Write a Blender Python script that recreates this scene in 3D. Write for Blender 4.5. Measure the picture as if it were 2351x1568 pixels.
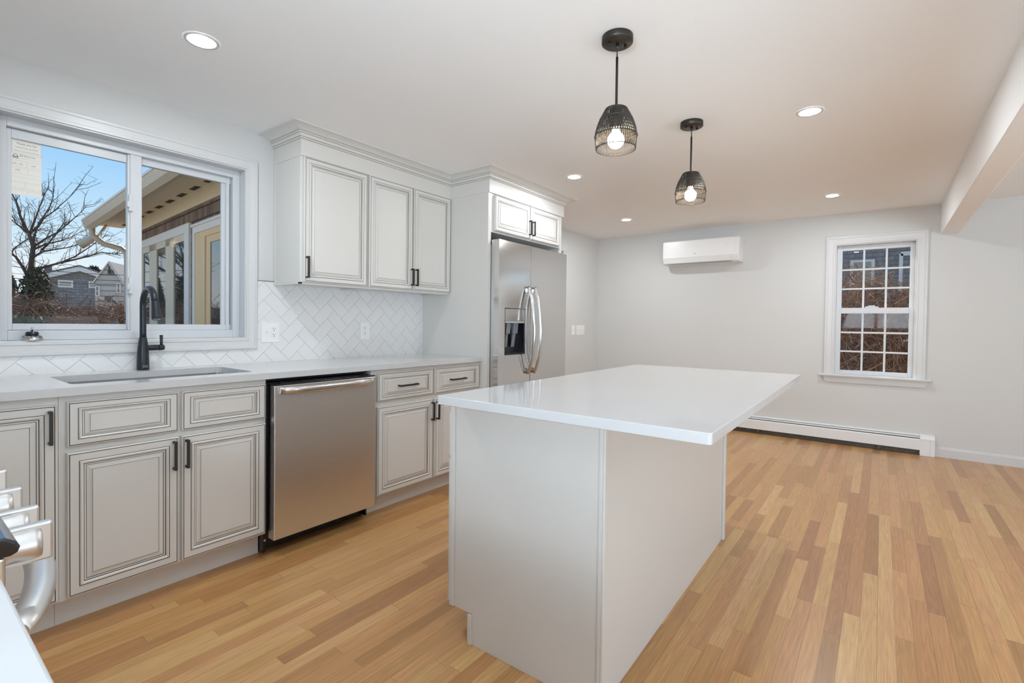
import bpy, math, random
from math import sin, cos, pi, sqrt, floor, radians
from mathutils import Vector, Matrix

for _o in list(bpy.data.objects):
    bpy.data.objects.remove(_o, do_unlink=True)
SC = bpy.context.scene
COL = SC.collection
random.seed(11)

# ------------------------------------------------------------------ camera
F_PX, YAW, PITCH, ROLL, CAM_H, CY = 1121.91, 0.647535, -0.017167, 0.012409, 1.17264, -23.21
fwd = Vector((cos(YAW) * cos(PITCH), sin(YAW) * cos(PITCH), sin(PITCH)))
r0 = Vector((sin(YAW), -cos(YAW), 0))
u0 = r0.cross(fwd)
rgt = r0 * cos(ROLL) + u0 * sin(ROLL)
upv = u0 * cos(ROLL) - r0 * sin(ROLL)
cd = bpy.data.cameras.new('camera')
cam = bpy.data.objects.new('camera', cd)
COL.objects.link(cam)
cam.matrix_world = Matrix(((rgt.x, upv.x, -fwd.x, 0), (rgt.y, upv.y, -fwd.y, 0), (rgt.z, upv.z, -fwd.z, CAM_H), (0, 0, 0, 1)))
cd.sensor_fit = 'HORIZONTAL'
cd.sensor_width = 36.0
cd.lens = F_PX / 2351 * 36.0
cd.shift_y = CY / 2351
cd.clip_start = 0.02
cd.clip_end = 300
SC.camera = cam

# ------------------------------------------------------------------ sky, sun, fill lamps, exposure
SC.view_settings.view_transform = 'Standard'
SC.view_settings.look = 'None'
SC.view_settings.exposure = 0.24
SC.view_settings.gamma = 1.0
SC.view_settings.use_curve_mapping = False
try:
    SC.cycles.use_denoising = True
    SC.cycles.max_bounces = 14
    SC.cycles.diffuse_bounces = 8
    SC.cycles.transparent_max_bounces = 16
    SC.cycles.sample_clamp_indirect = 5.0
    SC.cycles.caustics_reflective = False
    SC.cycles.caustics_refractive = False
except Exception:
    pass
W = bpy.data.worlds.new('sky')
SC.world = W
W.use_nodes = True
wn, wl = W.node_tree.nodes, W.node_tree.links
wn.clear()
w_out = wn.new('ShaderNodeOutputWorld')
w_bg = wn.new('ShaderNodeBackground')
w_tc = wn.new('ShaderNodeTexCoord')
w_sep = wn.new('ShaderNodeSeparateXYZ')
w_rmp = wn.new('ShaderNodeValToRGB')
w_noise = wn.new('ShaderNodeTexNoise')
w_noise.inputs['Scale'].default_value = 3.0
w_noise.inputs['Detail'].default_value = 5.0
w_mix = wn.new('ShaderNodeMix')
w_mix.data_type = 'RGBA'
w_cl = wn.new('ShaderNodeValToRGB')
w_cl.color_ramp.elements[0].position = 0.60
w_cl.color_ramp.elements[0].color = (0, 0, 0, 1)
w_cl.color_ramp.elements[1].position = 0.85
w_cl.color_ramp.elements[1].color = (0.5, 0.5, 0.5, 1)
e = w_rmp.color_ramp.elements
e[0].position = 0.0
e[0].color = (0.97, 0.98, 1.0, 1)
e[1].position = 1.0
e[1].color = (0.10, 0.30, 0.80, 1)
for p_, c_ in ((0.06, (0.93, 0.97, 1.0, 1)), (0.13, (0.66, 0.86, 1.0, 1)), (0.24, (0.40, 0.69, 1.0, 1)), (0.45, (0.25, 0.52, 0.97, 1))):
    q = e.new(p_)
    q.color = c_
wl.new(w_tc.outputs['Generated'], w_sep.inputs[0])
wl.new(w_sep.outputs['Z'], w_rmp.inputs[0])
wl.new(w_tc.outputs['Generated'], w_noise.inputs['Vector'])
wl.new(w_noise.outputs[0], w_cl.inputs[0])
wl.new(w_cl.outputs[0], w_mix.inputs[0])
wl.new(w_rmp.outputs[0], w_mix.inputs[6])
w_mix.inputs[7].default_value = (0.95, 0.97, 1, 1)
wl.new(w_mix.outputs[2], w_bg.inputs['Color'])
w_bg.inputs['Strength'].default_value = 0.88
wl.new(w_bg.outputs[0], w_out.inputs[0])


def light(name, kind, loc, energy, color=(1, 1, 1), direction=None, **kw):
    d = bpy.data.lights.new(name, kind)
    d.energy = energy
    d.color = color
    for k, v in kw.items():
        setattr(d, k, v)
    o = bpy.data.objects.new(name, d)
    COL.objects.link(o)
    o.location = loc
    if direction is not None:
        o.rotation_euler = Vector(direction).to_track_quat('-Z', 'Y').to_euler()
    return o


SUN_DIR = Vector((0.68, 1.04, 0.74)).normalized()
light('sun', 'SUN', (6, 10, 8), 7.5, (1.0, 0.93, 0.82), -SUN_DIR, angle=radians(0.7))
# added fill lamps, aimed up at the ceiling through unseen added windows
FILL_TINT = (0.74, 0.885, 1.0)
light('fill_lamp_right', 'AREA', (2.3, -4.25, 0.75), 85, FILL_TINT, (0, 1, 1.35), shape='RECTANGLE', size=2.7, size_y=1.5)
light('fill_lamp_back', 'AREA', (-1.10, -2.15, 0.75), 120, FILL_TINT, (1, 0.25, 0.85), shape='RECTANGLE', size=1.7, size_y=1.5)
light('fill_lamp_behind', 'AREA', (-0.95, 0.10, 1.15), 125, FILL_TINT, (1, 0.4, 0.75), shape='RECTANGLE', size=1.3, size_y=0.9)
LENS_STRENGTH = 470.0

# ------------------------------------------------------------------ materials
MATS = {}


def pmat(name, color, rough=0.5, metal=0.0, var=0.02, scale=9.0, bump=0.0, bscale=200.0, coat=0.0, ior=1.45, spec=0.5, aniso=0.0, stretch=None, emit=None, estr=0.0):
    """Principled surface whose colour and roughness wander a little with a noise in the object's own space."""
    m = bpy.data.materials.new(name)
    m.use_nodes = True
    nt = m.node_tree
    b = nt.nodes['Principled BSDF']
    b.inputs['Roughness'].default_value = rough
    b.inputs['Metallic'].default_value = metal
    b.inputs['IOR'].default_value = ior
    b.inputs['Specular IOR Level'].default_value = spec
    b.inputs['Coat Weight'].default_value = coat
    b.inputs['Coat Roughness'].default_value = 0.08
    tc = nt.nodes.new('ShaderNodeTexCoord')
    src = tc.outputs['Object']
    if stretch:
        mp = nt.nodes.new('ShaderNodeMapping')
        mp.inputs['Scale'].default_value = stretch
        nt.links.new(src, mp.inputs[0])
        src = mp.outputs[0]
    nz = nt.nodes.new('ShaderNodeTexNoise')
    nz.inputs['Scale'].default_value = scale
    nz.inputs['Detail'].default_value = 4
    nt.links.new(src, nz.inputs['Vector'])
    mx = nt.nodes.new('ShaderNodeMix')
    mx.data_type = 'RGBA'
    mx.inputs[6].default_value = (*[max(0, c * (1 - var)) for c in color], 1)
    mx.inputs[7].default_value = (*[min(1, c * (1 + var)) for c in color], 1)
    nt.links.new(nz.outputs[0], mx.inputs[0])
    nt.links.new(mx.outputs[2], b.inputs['Base Color'])
    if aniso:
        b.inputs['Anisotropic'].default_value = aniso
        tg = nt.nodes.new('ShaderNodeTangent')
        tg.direction_type = 'RADIAL'
        tg.axis = 'Z'
        b.inputs['Anisotropic Rotation'].default_value = 0.25
        nt.links.new(tg.outputs[0], b.inputs['Tangent'])
    if bump:
        n2 = nt.nodes.new('ShaderNodeTexNoise')
        n2.inputs['Scale'].default_value = bscale
        n2.inputs['Detail'].default_value = 3
        nt.links.new(src, n2.inputs['Vector'])
        bp = nt.nodes.new('ShaderNodeBump')
        bp.inputs['Strength'].default_value = bump
        bp.inputs['Distance'].default_value = 0.002
        nt.links.new(n2.outputs[0], bp.inputs['Height'])
        nt.links.new(bp.outputs[0], b.inputs['Normal'])
    if emit:
        b.inputs['Emission Color'].default_value = (*emit, 1)
        b.inputs['Emission Strength'].default_value = estr
    MATS[name] = m
    return m


M_wall = pmat('wall_paint', (0.63, 0.63, 0.62), 0.65, var=0.012, scale=3, bump=0.12, bscale=260)
M_ceil = pmat('ceiling_paint', (0.89, 0.89, 0.89), 0.75, var=0.01, scale=2)
M_trim = pmat('trim_paint', (0.64, 0.64, 0.64), 0.32, var=0.01)
M_vinyl = pmat('window_vinyl', (0.62, 0.635, 0.655), 0.35, var=0.01)
M_cab = pmat('cabinet_paint', (0.69, 0.675, 0.645), 0.34, var=0.012, scale=4)
M_glaze = pmat('dark_glaze', (0.085, 0.068, 0.055), 0.5, var=0.3, scale=14)
M_glaze2 = pmat('soft_glaze', (0.30, 0.26, 0.225), 0.5, var=0.35, scale=14)
M_quartz = pmat('white_quartz', (0.62, 0.62, 0.625), 0.07, var=0.025, scale=22, spec=0.55)
M_tile = pmat('glazed_white_tile', (0.76, 0.76, 0.76), 0.16, var=0.03, scale=7)
M_grout = pmat('grey_grout', (0.46, 0.455, 0.45), 0.8, var=0.08)
M_steel = pmat('brushed_stainless', (0.74, 0.72, 0.70), 0.30, 1.0, var=0.05, scale=5, stretch=(1, 1, 60), aniso=0.55)
M_steel_s = pmat('smooth_stainless', (0.66, 0.65, 0.645), 0.2, 1.0, var=0.03)
M_steel_k = pmat('satin_stainless', (0.74, 0.73, 0.72), 0.38, 1.0, var=0.03)
M_fridge = pmat('fridge_stainless', (0.66, 0.65, 0.64), 0.13, 1.0, var=0.03, scale=4, stretch=(1, 1, 40), bump=0.05, bscale=2.5)
M_steelside = pmat('grey_side_enamel', (0.42, 0.43, 0.43), 0.4, 0.3, var=0.03)
M_black = pmat('matte_black_metal', (0.022, 0.021, 0.021), 0.4, 0.0, var=0.15)
M_bronze = pmat('dark_bronze', (0.045, 0.038, 0.033), 0.38, 0.6, var=0.1)
M_faucet = pmat('black_faucet', (0.028, 0.034, 0.042), 0.3, 0.25, var=0.1)
M_plastic_b = pmat('black_plastic', (0.012, 0.013, 0.016), 0.22, 0.0, var=0.1)
M_rattan = pmat('black_rattan', (0.040, 0.035, 0.031), 0.4, var=0.3, scale=60)
M_gloss_b = pmat('black_cooktop_glass', (0.008, 0.010, 0.015), 0.06, 0.0, var=0.1, coat=0.6)
M_plate = pmat('white_plastic', (0.82, 0.82, 0.815), 0.28, var=0.01)
M_slot = pmat('dark_slot', (0.03, 0.03, 0.03), 0.6, var=0.1)
M_heater = pmat('white_enamel', (0.78, 0.785, 0.79), 0.35, var=0.015)
M_fin = pmat('dark_dusty_metal', (0.10, 0.085, 0.07), 0.55, 0.3, var=0.4, scale=40)
M_paper = pmat('sticker_paper', (0.80, 0.77, 0.71), 0.6, var=0.03)
M_ink = pmat('grey_ink', (0.10, 0.10, 0.10), 0.7, var=0.1)
M_ink2 = pmat('light_ink', (0.42, 0.41, 0.39), 0.7, var=0.1)
M_logo = pmat('silver_logo', (0.65, 0.70, 0.75), 0.35, 0.2, var=0.05)
M_bulb = pmat('glowing_bulb', (1, 0.9, 0.75), 0.3, emit=(1.0, 0.80, 0.55), estr=55.0)
M_lens = pmat('glowing_lens', (1, 1, 1), 0.3, emit=(0.90, 0.96, 1.0), estr=LENS_STRENGTH)
M_led = pmat('white_led', (1, 1, 1), 0.3, emit=(1, 1, 1), estr=0.6)
M_clear = pmat('smoky_plastic', (0.16, 0.19, 0.22), 0.12, 0.0, var=0.1, coat=0.5)
M_ground = pmat('winter_ground', (0.44, 0.36, 0.25), 0.9, var=0.4, scale=4)
M_bark = pmat('grey_brown_bark', (0.13, 0.095, 0.07), 0.85, var=0.4, scale=16)
M_beige = pmat('beige_painted_wood', (0.74, 0.62, 0.45), 0.55, var=0.06, scale=20)
M_beige_w = pmat('pale_painted_wood', (0.80, 0.74, 0.67), 0.5, var=0.05, scale=20)
M_tan = pmat('tan_wood_frame', (0.80, 0.55, 0.29), 0.5, var=0.1, scale=14, stretch=(1, 1, 0.1))
M_gutter = pmat('speckled_gutter', (0.62, 0.54, 0.42), 0.5, var=0.35, scale=60)
M_roof = pmat('asphalt_shingle', (0.19, 0.17, 0.155), 0.9, var=0.35, scale=50)
M_dark = pmat('dark_room', (0.07, 0.065, 0.055), 0.6, var=0.3, scale=3)
M_vent = pmat('vent_slot', (0.05, 0.05, 0.04), 0.8, var=0.3)


def siding(name, c1, c2, dark, pitch, colw, axis_u):
    """Rows of shingles or clapboards: courses in Z, ragged columns along one horizontal axis."""
    m = bpy.data.materials.new(name)
    m.use_nodes = True
    nt = m.node_tree
    N, L = nt.nodes, nt.links
    b = N['Principled BSDF']
    b.inputs['Roughness'].default_value = 0.85
    tc = N.new('ShaderNodeTexCoord')
    sp = N.new('ShaderNodeSeparateXYZ')
    L.new(tc.outputs['Object'], sp.inputs[0])

    def mth(op, a, b_=None):
        n = N.new('ShaderNodeMath')
        n.operation = op
        for i, v in enumerate((a, b_)):
            if v is None:
                continue
            if isinstance(v, (int, float)):
                n.inputs[i].default_value = v
            else:
                L.new(v, n.inputs[i])
        return n.outputs[0]
    zz = mth('DIVIDE', sp.outputs['Z'], pitch)
    row = mth('FLOOR', zz)
    fr = mth('FRACT', zz)
    wn1 = N.new('ShaderNodeTexWhiteNoise')
    wn1.noise_dimensions = '1D'
    L.new(row, wn1.inputs['W'])
    uu = mth('ADD', mth('DIVIDE', sp.outputs[axis_u], colw), mth('MULTIPLY', wn1.outputs['Value'], 7.3))
    colr = mth('FLOOR', uu)
    cv = N.new('ShaderNodeCombineXYZ')
    L.new(row, cv.inputs[0])
    L.new(colr, cv.inputs[1])
    wn2 = N.new('ShaderNodeTexWhiteNoise')
    wn2.noise_dimensions = '2D'
    L.new(cv.outputs[0], wn2.inputs['Vector'])
    mx = N.new('ShaderNodeMix')
    mx.data_type = 'RGBA'
    mx.inputs[6].default_value = (*c1, 1)
    mx.inputs[7].default_value = (*c2, 1)
    L.new(wn2.outputs['Value'], mx.inputs[0])
    ln = mth('MAXIMUM', mth('LESS_THAN', fr, 0.13), mth('LESS_THAN', mth('FRACT', uu), 0.06))
    mx2 = N.new('ShaderNodeMix')
    mx2.data_type = 'RGBA'
    L.new(ln, mx2.inputs[0])
    L.new(mx.outputs[2], mx2.inputs[6])
    mx2.inputs[7].default_value = (*dark, 1)
    L.new(mx2.outputs[2], b.inputs['Base Color'])
    return m


M_shingle = siding('weathered_cedar_shingle', (0.15, 0.095, 0.07), (0.27, 0.19, 0.14), (0.035, 0.025, 0.02), 0.13, 0.10, 'Y')
M_shingle_g = siding('grey_cedar_shingle', (0.22, 0.21, 0.205), (0.30, 0.28, 0.27), (0.13, 0.12, 0.12), 0.13, 0.14, 'X')
M_shingle_gy = siding('grey_cedar_shingle_side', (0.19, 0.18, 0.18), (0.26, 0.24, 0.235), (0.09, 0.085, 0.08), 0.13, 0.14, 'Y')
M_clap = siding('pale_clapboard', (0.50, 0.46, 0.41), (0.56, 0.52, 0.47), (0.16, 0.14, 0.12), 0.17, 3.0, 'X')


def twig_mat(name, cols, scale=6.0):
    m = bpy.data.materials.new(name)
    m.use_nodes = True
    nt = m.node_tree
    b = nt.nodes['Principled BSDF']
    b.inputs['Roughness'].default_value = 0.8
    tc = nt.nodes.new('ShaderNodeTexCoord')
    nz = nt.nodes.new('ShaderNodeTexNoise')
    nz.inputs['Scale'].default_value = scale
    nz.inputs['Detail'].default_value = 6
    rp = nt.nodes.new('ShaderNodeValToRGB')
    el = rp.color_ramp.elements
    el[0].position = 0.3
    el[0].color = (*cols[0], 1)
    el[1].position = 0.7
    el[1].color = (*cols[-1], 1)
    for i, c in enumerate(cols[1:-1]):
        q_ = el.new(0.3 + 0.4 * (i + 1) / (len(cols) - 1))
        q_.color = (*c, 1)
    nt.links.new(tc.outputs['Object'], nz.inputs['Vector'])
    nt.links.new(nz.outputs[0], rp.inputs[0])
    nt.links.new(rp.outputs[0], b.inputs['Base Color'])
    return m


M_twig = twig_mat('brown_twigs', [(0.16, 0.085, 0.05), (0.36, 0.22, 0.12), (0.24, 0.11, 0.06), (0.50, 0.34, 0.19)], 7.0)
M_twig_r = twig_mat('reddish_twigs', [(0.13, 0.07, 0.045), (0.27, 0.14, 0.085), (0.20, 0.13, 0.08), (0.33, 0.24, 0.16)], 5.0)
M_green = twig_mat('dark_green_leaves', [(0.025, 0.035, 0.015), (0.06, 0.075, 0.03), (0.13, 0.14, 0.07)], 8.0)
M_ever = twig_mat('evergreen_needles', [(0.03, 0.035, 0.02), (0.07, 0.07, 0.035), (0.12, 0.105, 0.06)], 4.0)


def glass_mat(name, tint=(0.93, 0.95, 0.96), refl=1.0, base=0.04):
    m = bpy.data.materials.new(name)
    m.use_nodes = True
    nt = m.node_tree
    N, L = nt.nodes, nt.links
    N.clear()
    out = N.new('ShaderNodeOutputMaterial')
    tr = N.new('ShaderNodeBsdfTransparent')
    tr.inputs[0].default_value = (*tint, 1)
    gl = N.new('ShaderNodeBsdfGlossy')
    gl.inputs['Roughness'].default_value = 0.01
    fr = N.new('ShaderNodeFresnel')
    fr.inputs['IOR'].default_value = 1.45
    mul = N.new('ShaderNodeMath')
    mul.operation = 'MULTIPLY'
    mul.inputs[1].default_value = refl
    mix = N.new('ShaderNodeMixShader')
    L.new(fr.outputs[0], mul.inputs[0])
    L.new(mul.outputs[0], mix.inputs[0])
    L.new(tr.outputs[0], mix.inputs[1])
    L.new(gl.outputs[0], mix.inputs[2])
    L.new(mix.outputs[0], out.inputs[0])
    return m


M_glass = glass_mat('window_glass', (0.94, 0.96, 0.97), 0.10)
M_glass_d = pmat('dark_reflecting_glass', (0.05, 0.05, 0.045), 0.03, 0.0, var=0.3, scale=2, spec=1.0, ior=1.9)


def floor_mat():
    m = bpy.data.materials.new('oak_strip_floor')
    m.use_nodes = True
    nt = m.node_tree
    N, L = nt.nodes, nt.links
    b = N['Principled BSDF']
    tc = N.new('ShaderNodeTexCoord')
    sp = N.new('ShaderNodeSeparateXYZ')
    L.new(tc.outputs['Object'], sp.inputs[0])

    def mth(op, a, b_=None, c=None):
        n = N.new('ShaderNodeMath')
        n.operation = op
        for i, v in enumerate((a, b_, c)):
            if v is None:
                continue
            if isinstance(v, (int, float)):
                n.inputs[i].default_value = v
            else:
                L.new(v, n.inputs[i])
        return n.outputs[0]

    def comb(x, y, z=0.0):
        n = N.new('ShaderNodeCombineXYZ')
        for i, v in enumerate((x, y, z)):
            if isinstance(v, (int, float)):
                n.inputs[i].default_value = v
            else:
                L.new(v, n.inputs[i])
        return n.outputs[0]

    def white(vec):
        n = N.new('ShaderNodeTexWhiteNoise')
        n.noise_dimensions = '3D'
        L.new(vec, n.inputs['Vector'])
        return n.outputs['Value'], n.outputs['Color']
    PW = 0.0555
    v = mth('DIVIDE', mth('ADD', sp.outputs['Y'], 10.0), PW)
    row = mth('FLOOR', v)
    fv = mth('FRACT', v)
    r1, _ = white(comb(row, 3.1))
    r2, _ = white(comb(row, 8.7))
    Ln = mth('MULTIPLY_ADD', r2, 0.75, 0.42)
    uu = mth('DIVIDE', mth('ADD', mth('ADD', sp.outputs['X'], 20.0), mth('MULTIPLY', r1, 4.0)), Ln)
    seg = mth('FLOOR', uu)
    fu = mth('FRACT', uu)
    bv, bc = white(comb(row, seg, 2.0))
    bv2, _ = white(comb(row, seg, 9.0))
    ramp = N.new('ShaderNodeValToRGB')
    el = ramp.color_ramp.elements
    el[0].position = 0.0
    el[0].color = (0.37, 0.175, 0.062, 1)
    el[1].position = 1.0
    el[1].color = (0.62, 0.37, 0.155, 1)
    for p_, c_ in ((0.12, (0.45, 0.225, 0.080, 1)), (0.4, (0.54, 0.285, 0.105, 1)), (0.85, (0.58, 0.325, 0.128, 1))):
        q_ = el.new(p_)
        q_.color = c_
    L.new(bv, ramp.inputs[0])
    # fine pores stretched along the board
    n1 = N.new('ShaderNodeTexNoise')
    n1.inputs['Scale'].default_value = 1.0
    n1.inputs['Detail'].default_value = 5
    n1.inputs['Roughness'].default_value = 0.62
    L.new(comb(mth('MULTIPLY', sp.outputs['X'], 5.0), mth('MULTIPLY', sp.outputs['Y'], 210.0), mth('MULTIPLY', bv2, 50.0)), n1.inputs['Vector'])
    # cathedral figure
    n2 = N.new('ShaderNodeTexNoise')
    n2.inputs['Scale'].default_value = 1.0
    n2.inputs['Detail'].default_value = 2
    L.new(comb(mth('MULTIPLY', sp.outputs['X'], 1.1), mth('MULTIPLY', sp.outputs['Y'], 20.0), mth('MULTIPLY', bv, 37.0)), n2.inputs['Vector'])
    rings = mth('FRACT', mth('MULTIPLY', n2.outputs[0], 11.0))
    ring2 = mth('ABSOLUTE', mth('SUBTRACT', rings, 0.5))
    fig = mth('MULTIPLY_ADD', ring2, 0.30, 0.90)
    pore = mth('MULTIPLY_ADD', n1.outputs[0], 0.78, 0.60)
    val = mth('MULTIPLY', fig, pore)
    hsv = N.new('ShaderNodeHueSaturation')
    hsv.inputs['Saturation'].default_value = 1.0
    L.new(ramp.outputs[0], hsv.inputs['Color'])
    L.new(val, hsv.inputs['Value'])
    L.new(mth('MULTIPLY_ADD', bv2, 0.012, 0.494), hsv.inputs['Hue'])
    g1 = mth('LESS_THAN', fv, 0.020)
    g2 = mth('LESS_THAN', mth('MULTIPLY', fu, Ln), 0.0016)
    gap = mth('MAXIMUM', g1, g2)
    # some joints are open and dark, most are tight
    gr, _ = white(comb(row, 5.5))
    gw = mth('MULTIPLY', gap, mth('MULTIPLY_ADD', gr, 0.65, 0.25))
    mx = N.new('ShaderNodeMix')
    mx.data_type = 'RGBA'
    L.new(gw, mx.inputs[0])
    L.new(hsv.outputs[0], mx.inputs[6])
    mx.inputs[7].default_value = (0.07, 0.035, 0.018, 1)
    L.new(mx.outputs[2], b.inputs['Base Color'])
    L.new(mth('MULTIPLY_ADD', n1.outputs[0], 0.16, 0.26), b.inputs['Roughness'])
    b.inputs['Specular IOR Level'].default_value = 0.5
    b.inputs['Coat Weight'].default_value = 0.25
    b.inputs['Coat Roughness'].default_value = 0.28
    bp = N.new('ShaderNodeBump')
    bp.inputs['Strength'].default_value = 0.12
    bp.inputs['Distance'].default_value = 0.001
    L.new(mth('SUBTRACT', n1.outputs[0], mth('MULTIPLY', gap, 1.5)), bp.inputs['Height'])
    L.new(bp.outputs[0], b.inputs['Normal'])
    return m


M_floor = floor_mat()


# ------------------------------------------------------------------ mesh builder
class MB:
    def __init__(self):
        self.v, self.f, self.m, self.s = [], [], [], []

    def face(self, idx, mat=0, smooth=False):
        self.f.append(tuple(idx))
        self.m.append(mat)
        self.s.append(smooth)

    def add(self, pts):
        n = len(self.v)
        self.v.extend([tuple(p) for p in pts])
        return n

    def poly(self, pts, mat=0):
        n = self.add(pts)
        self.face(range(n, n + len(pts)), mat)

    def box(self, x0, x1, y0, y1, z0, z1, mat=0):
        n = self.add([(x0, y0, z0), (x1, y0, z0), (x1, y1, z0), (x0, y1, z0), (x0, y0, z1), (x1, y0, z1), (x1, y1, z1), (x0, y1, z1)])
        for q in ((0, 3, 2, 1), (4, 5, 6, 7), (0, 1, 5, 4), (1, 2, 6, 5), (2, 3, 7, 6), (3, 0, 4, 7)):
            self.face([n + i for i in q], mat)
        return self

    def prism(self, prof, axis, a, b, mat=0, mats=None, caps=True):
        """Extrude a closed 2-D outline along an axis from a to b. axis x: (y,z); y: (x,z); z: (x,y)."""
        def P(p, t):
            return {'x': (t, p[0], p[1]), 'y': (p[0], t, p[1]), 'z': (p[0], p[1], t)}[axis]
        k = len(prof)
        n = self.add([P(p, a) for p in prof] + [P(p, b) for p in prof])
        for i in range(k):
            j = (i + 1) % k
            self.face((n + i, n + j, n + k + j, n + k + i), mats[i] if mats else mat)
        if caps:
            self.face([n + i for i in reversed(range(k))], mat)
            self.face([n + k + i for i in range(k)], mat)
        return self

    def lathe(self, prof, c=(0, 0, 0), n=32, axis='z', mat=0, mats=None, smooth=True, cap=True):
        """Turn a list of (radius, height) about an axis through c."""
        base = len(self.v)
        for (r, h) in prof:
            for i in range(n):
                a = 2 * pi * i / n
                p = (r * cos(a), r * sin(a), h)
                if axis == 'x':
                    p = (h, r * cos(a), r * sin(a))
                elif axis == 'y':
                    p = (r * cos(a), h, r * sin(a))
                self.v.append((c[0] + p[0], c[1] + p[1], c[2] + p[2]))
        for k in range(len(prof) - 1):
            for i in range(n):
                j = (i + 1) % n
                self.face((base + k * n + i, base + k * n + j, base + (k + 1) * n + j, base + (k + 1) * n + i), mats[k] if mats else mat, smooth)
        if cap:
            if prof[0][0] > 1e-6:
                self.face([base + i for i in reversed(range(n))], mats[0] if mats else mat)
            if prof[-1][0] > 1e-6:
                self.face([base + (len(prof) - 1) * n + i for i in range(n)], mats[-1] if mats else mat)
        return self

    def tube(self, pts, rad, n=10, mat=0, smooth=True, sq=None, cap=True):
        """A tube along a polyline; rad one number or one per point; sq squashes the section (a,b)."""
        P = [Vector(p) for p in pts]
        R = rad if isinstance(rad, (list, tuple)) else [rad] * len(P)
        T = []
        for i in range(len(P)):
            a, b = P[max(0, i - 1)], P[min(len(P) - 1, i + 1)]
            t = (b - a)
            T.append(t.normalized() if t.length > 1e-9 else Vector((0, 0, 1)))
        ref = Vector((0, 0, 1)) if abs(T[0].z) < 0.9 else Vector((1, 0, 0))
        nrm = (ref - T[0] * ref.dot(T[0])).normalized()
        base = len(self.v)
        for i, p in enumerate(P):
            nrm = (nrm - T[i] * nrm.dot(T[i]))
            nrm = nrm.normalized() if nrm.length > 1e-6 else T[i].orthogonal().normalized()
            bn = T[i].cross(nrm)
            for k in range(n):
                a = 2 * pi * k / n
                sa, sb = (sq if sq else (1, 1))
                self.v.append(tuple(p + (nrm * cos(a) * sa + bn * sin(a) * sb) * R[i]))
        for i in range(len(P) - 1):
            for k in range(n):
                j = (k + 1) % n
                self.face((base + i * n + k, base + i * n + j, base + (i + 1) * n + j, base + (i + 1) * n + k), mat, smooth)
        if cap:
            self.face([base + k for k in reversed(range(n))], mat)
            self.face([base + (len(P) - 1) * n + k for k in range(n)], mat)
        return self

    def rings(self, org, U, V, N, w, h, rings, cap=None, sides='bltr'):
        """Concentric rectangles. Each ring: (inset left, inset right, inset bottom, inset top, depth along N, material of the strip up to it)."""
        org, U, V, N = Vector(org), Vector(U), Vector(V), Vector(N)
        prev = None
        for (il, ir, ib, it, d, mt) in rings:
            n = self.add([org + U * a + V * b + N * d for a, b in ((il, ib), (w - ir, ib), (w - ir, h - it), (il, h - it))])
            if prev is not None:
                for k, s in enumerate('brtl'):
                    if s in sides:
                        j = (k + 1) % 4
                        self.face((prev + k, prev + j, n + j, n + k), mt)
            prev = n
        if cap is not None:
            self.face((prev, prev + 1, prev + 2, prev + 3), cap)
        return self


def set_props(o, label=None, cat=None, group=None, kind=None):
    if label:
        o['label'] = label
    if cat:
        o['category'] = cat
    if group:
        o['group'] = group
    if kind:
        o['kind'] = kind


def obj(name, mb, mats, parent=None, origin=None, bevel=0.0, seg=2, ang=40):
    if not isinstance(mats, (list, tuple)):
        mats = [mats]
    off = Vector((0, 0, 0))
    if parent is not None and not parent.get('_local'):
        off = Vector(parent.get('_org', (0, 0, 0)))
    elif parent is None and origin is not None:
        off = Vector(origin)
    me = bpy.data.meshes.new(name)
    me.from_pydata([(p[0] - off.x, p[1] - off.y, p[2] - off.z) for p in mb.v], [], mb.f)
    for mt in mats:
        me.materials.append(mt)
    me.polygons.foreach_set('material_index', mb.m)
    me.polygons.foreach_set('use_smooth', mb.s)
    me.update()
    o = bpy.data.objects.new(name, me)
    COL.objects.link(o)
    if parent is not None:
        o.parent = parent
        o['_org'] = tuple(parent.get('_org', (0, 0, 0)))
        if parent.get('_local'):
            o['_local'] = 1
    else:
        o.location = off
        o['_org'] = tuple(off)
    if bevel:
        bm = o.modifiers.new('soft_edges', 'BEVEL')
        bm.width = bevel
        bm.segments = seg
        bm.limit_method = 'ANGLE'
        bm.angle_limit = radians(ang)
    return o


def thing(name, label, cat, loc=(0, 0, 0), rotz=0.0, group=None, local=False):
    o = bpy.data.objects.new(name, None)
    o.empty_display_size = 0.1
    COL.objects.link(o)
    o.location = loc
    o.rotation_euler = (0, 0, rotz)
    o['_org'] = tuple(loc)
    if local:
        o['_local'] = 1
    set_props(o, label, cat, group)
    return o


def dup(o, parent=None, loc=None):
    c = o.copy()
    COL.objects.link(c)
    if parent is not None:
        c.parent = parent
    if loc is not None:
        c.location = loc
    for ch in list(o.children):
        dup(ch, c)
    return c


def B(*a, **k):
    return MB().box(*a, **k)


# ------------------------------------------------------------------ room numbers (metres)
YW, XF, ZC = 3.043, 5.905, 2.303          # kitchen wall, far wall, ceiling
XB, YR = -0.60, -3.70                     # wall behind the range, wall on the right
CT = 0.914                                # worktop height

# ------------------------------------------------------------------ room shell
fl = MB()
fl.box(XB - 0.2, XF + 0.2, YR - 0.2, YW + 0.2, -0.06, 0.0)
set_props(obj('floor', fl, M_floor), 'honey oak strip floor running towards the far wall', kind='structure')
ce = MB()
ce.box(XB - 0.2, XF + 0.2, YR - 0.2, YW + 0.2, ZC, ZC + 0.1)
set_props(obj('ceiling', ce, M_ceil), 'smooth white ceiling with recessed lights', kind='structure')


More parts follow.
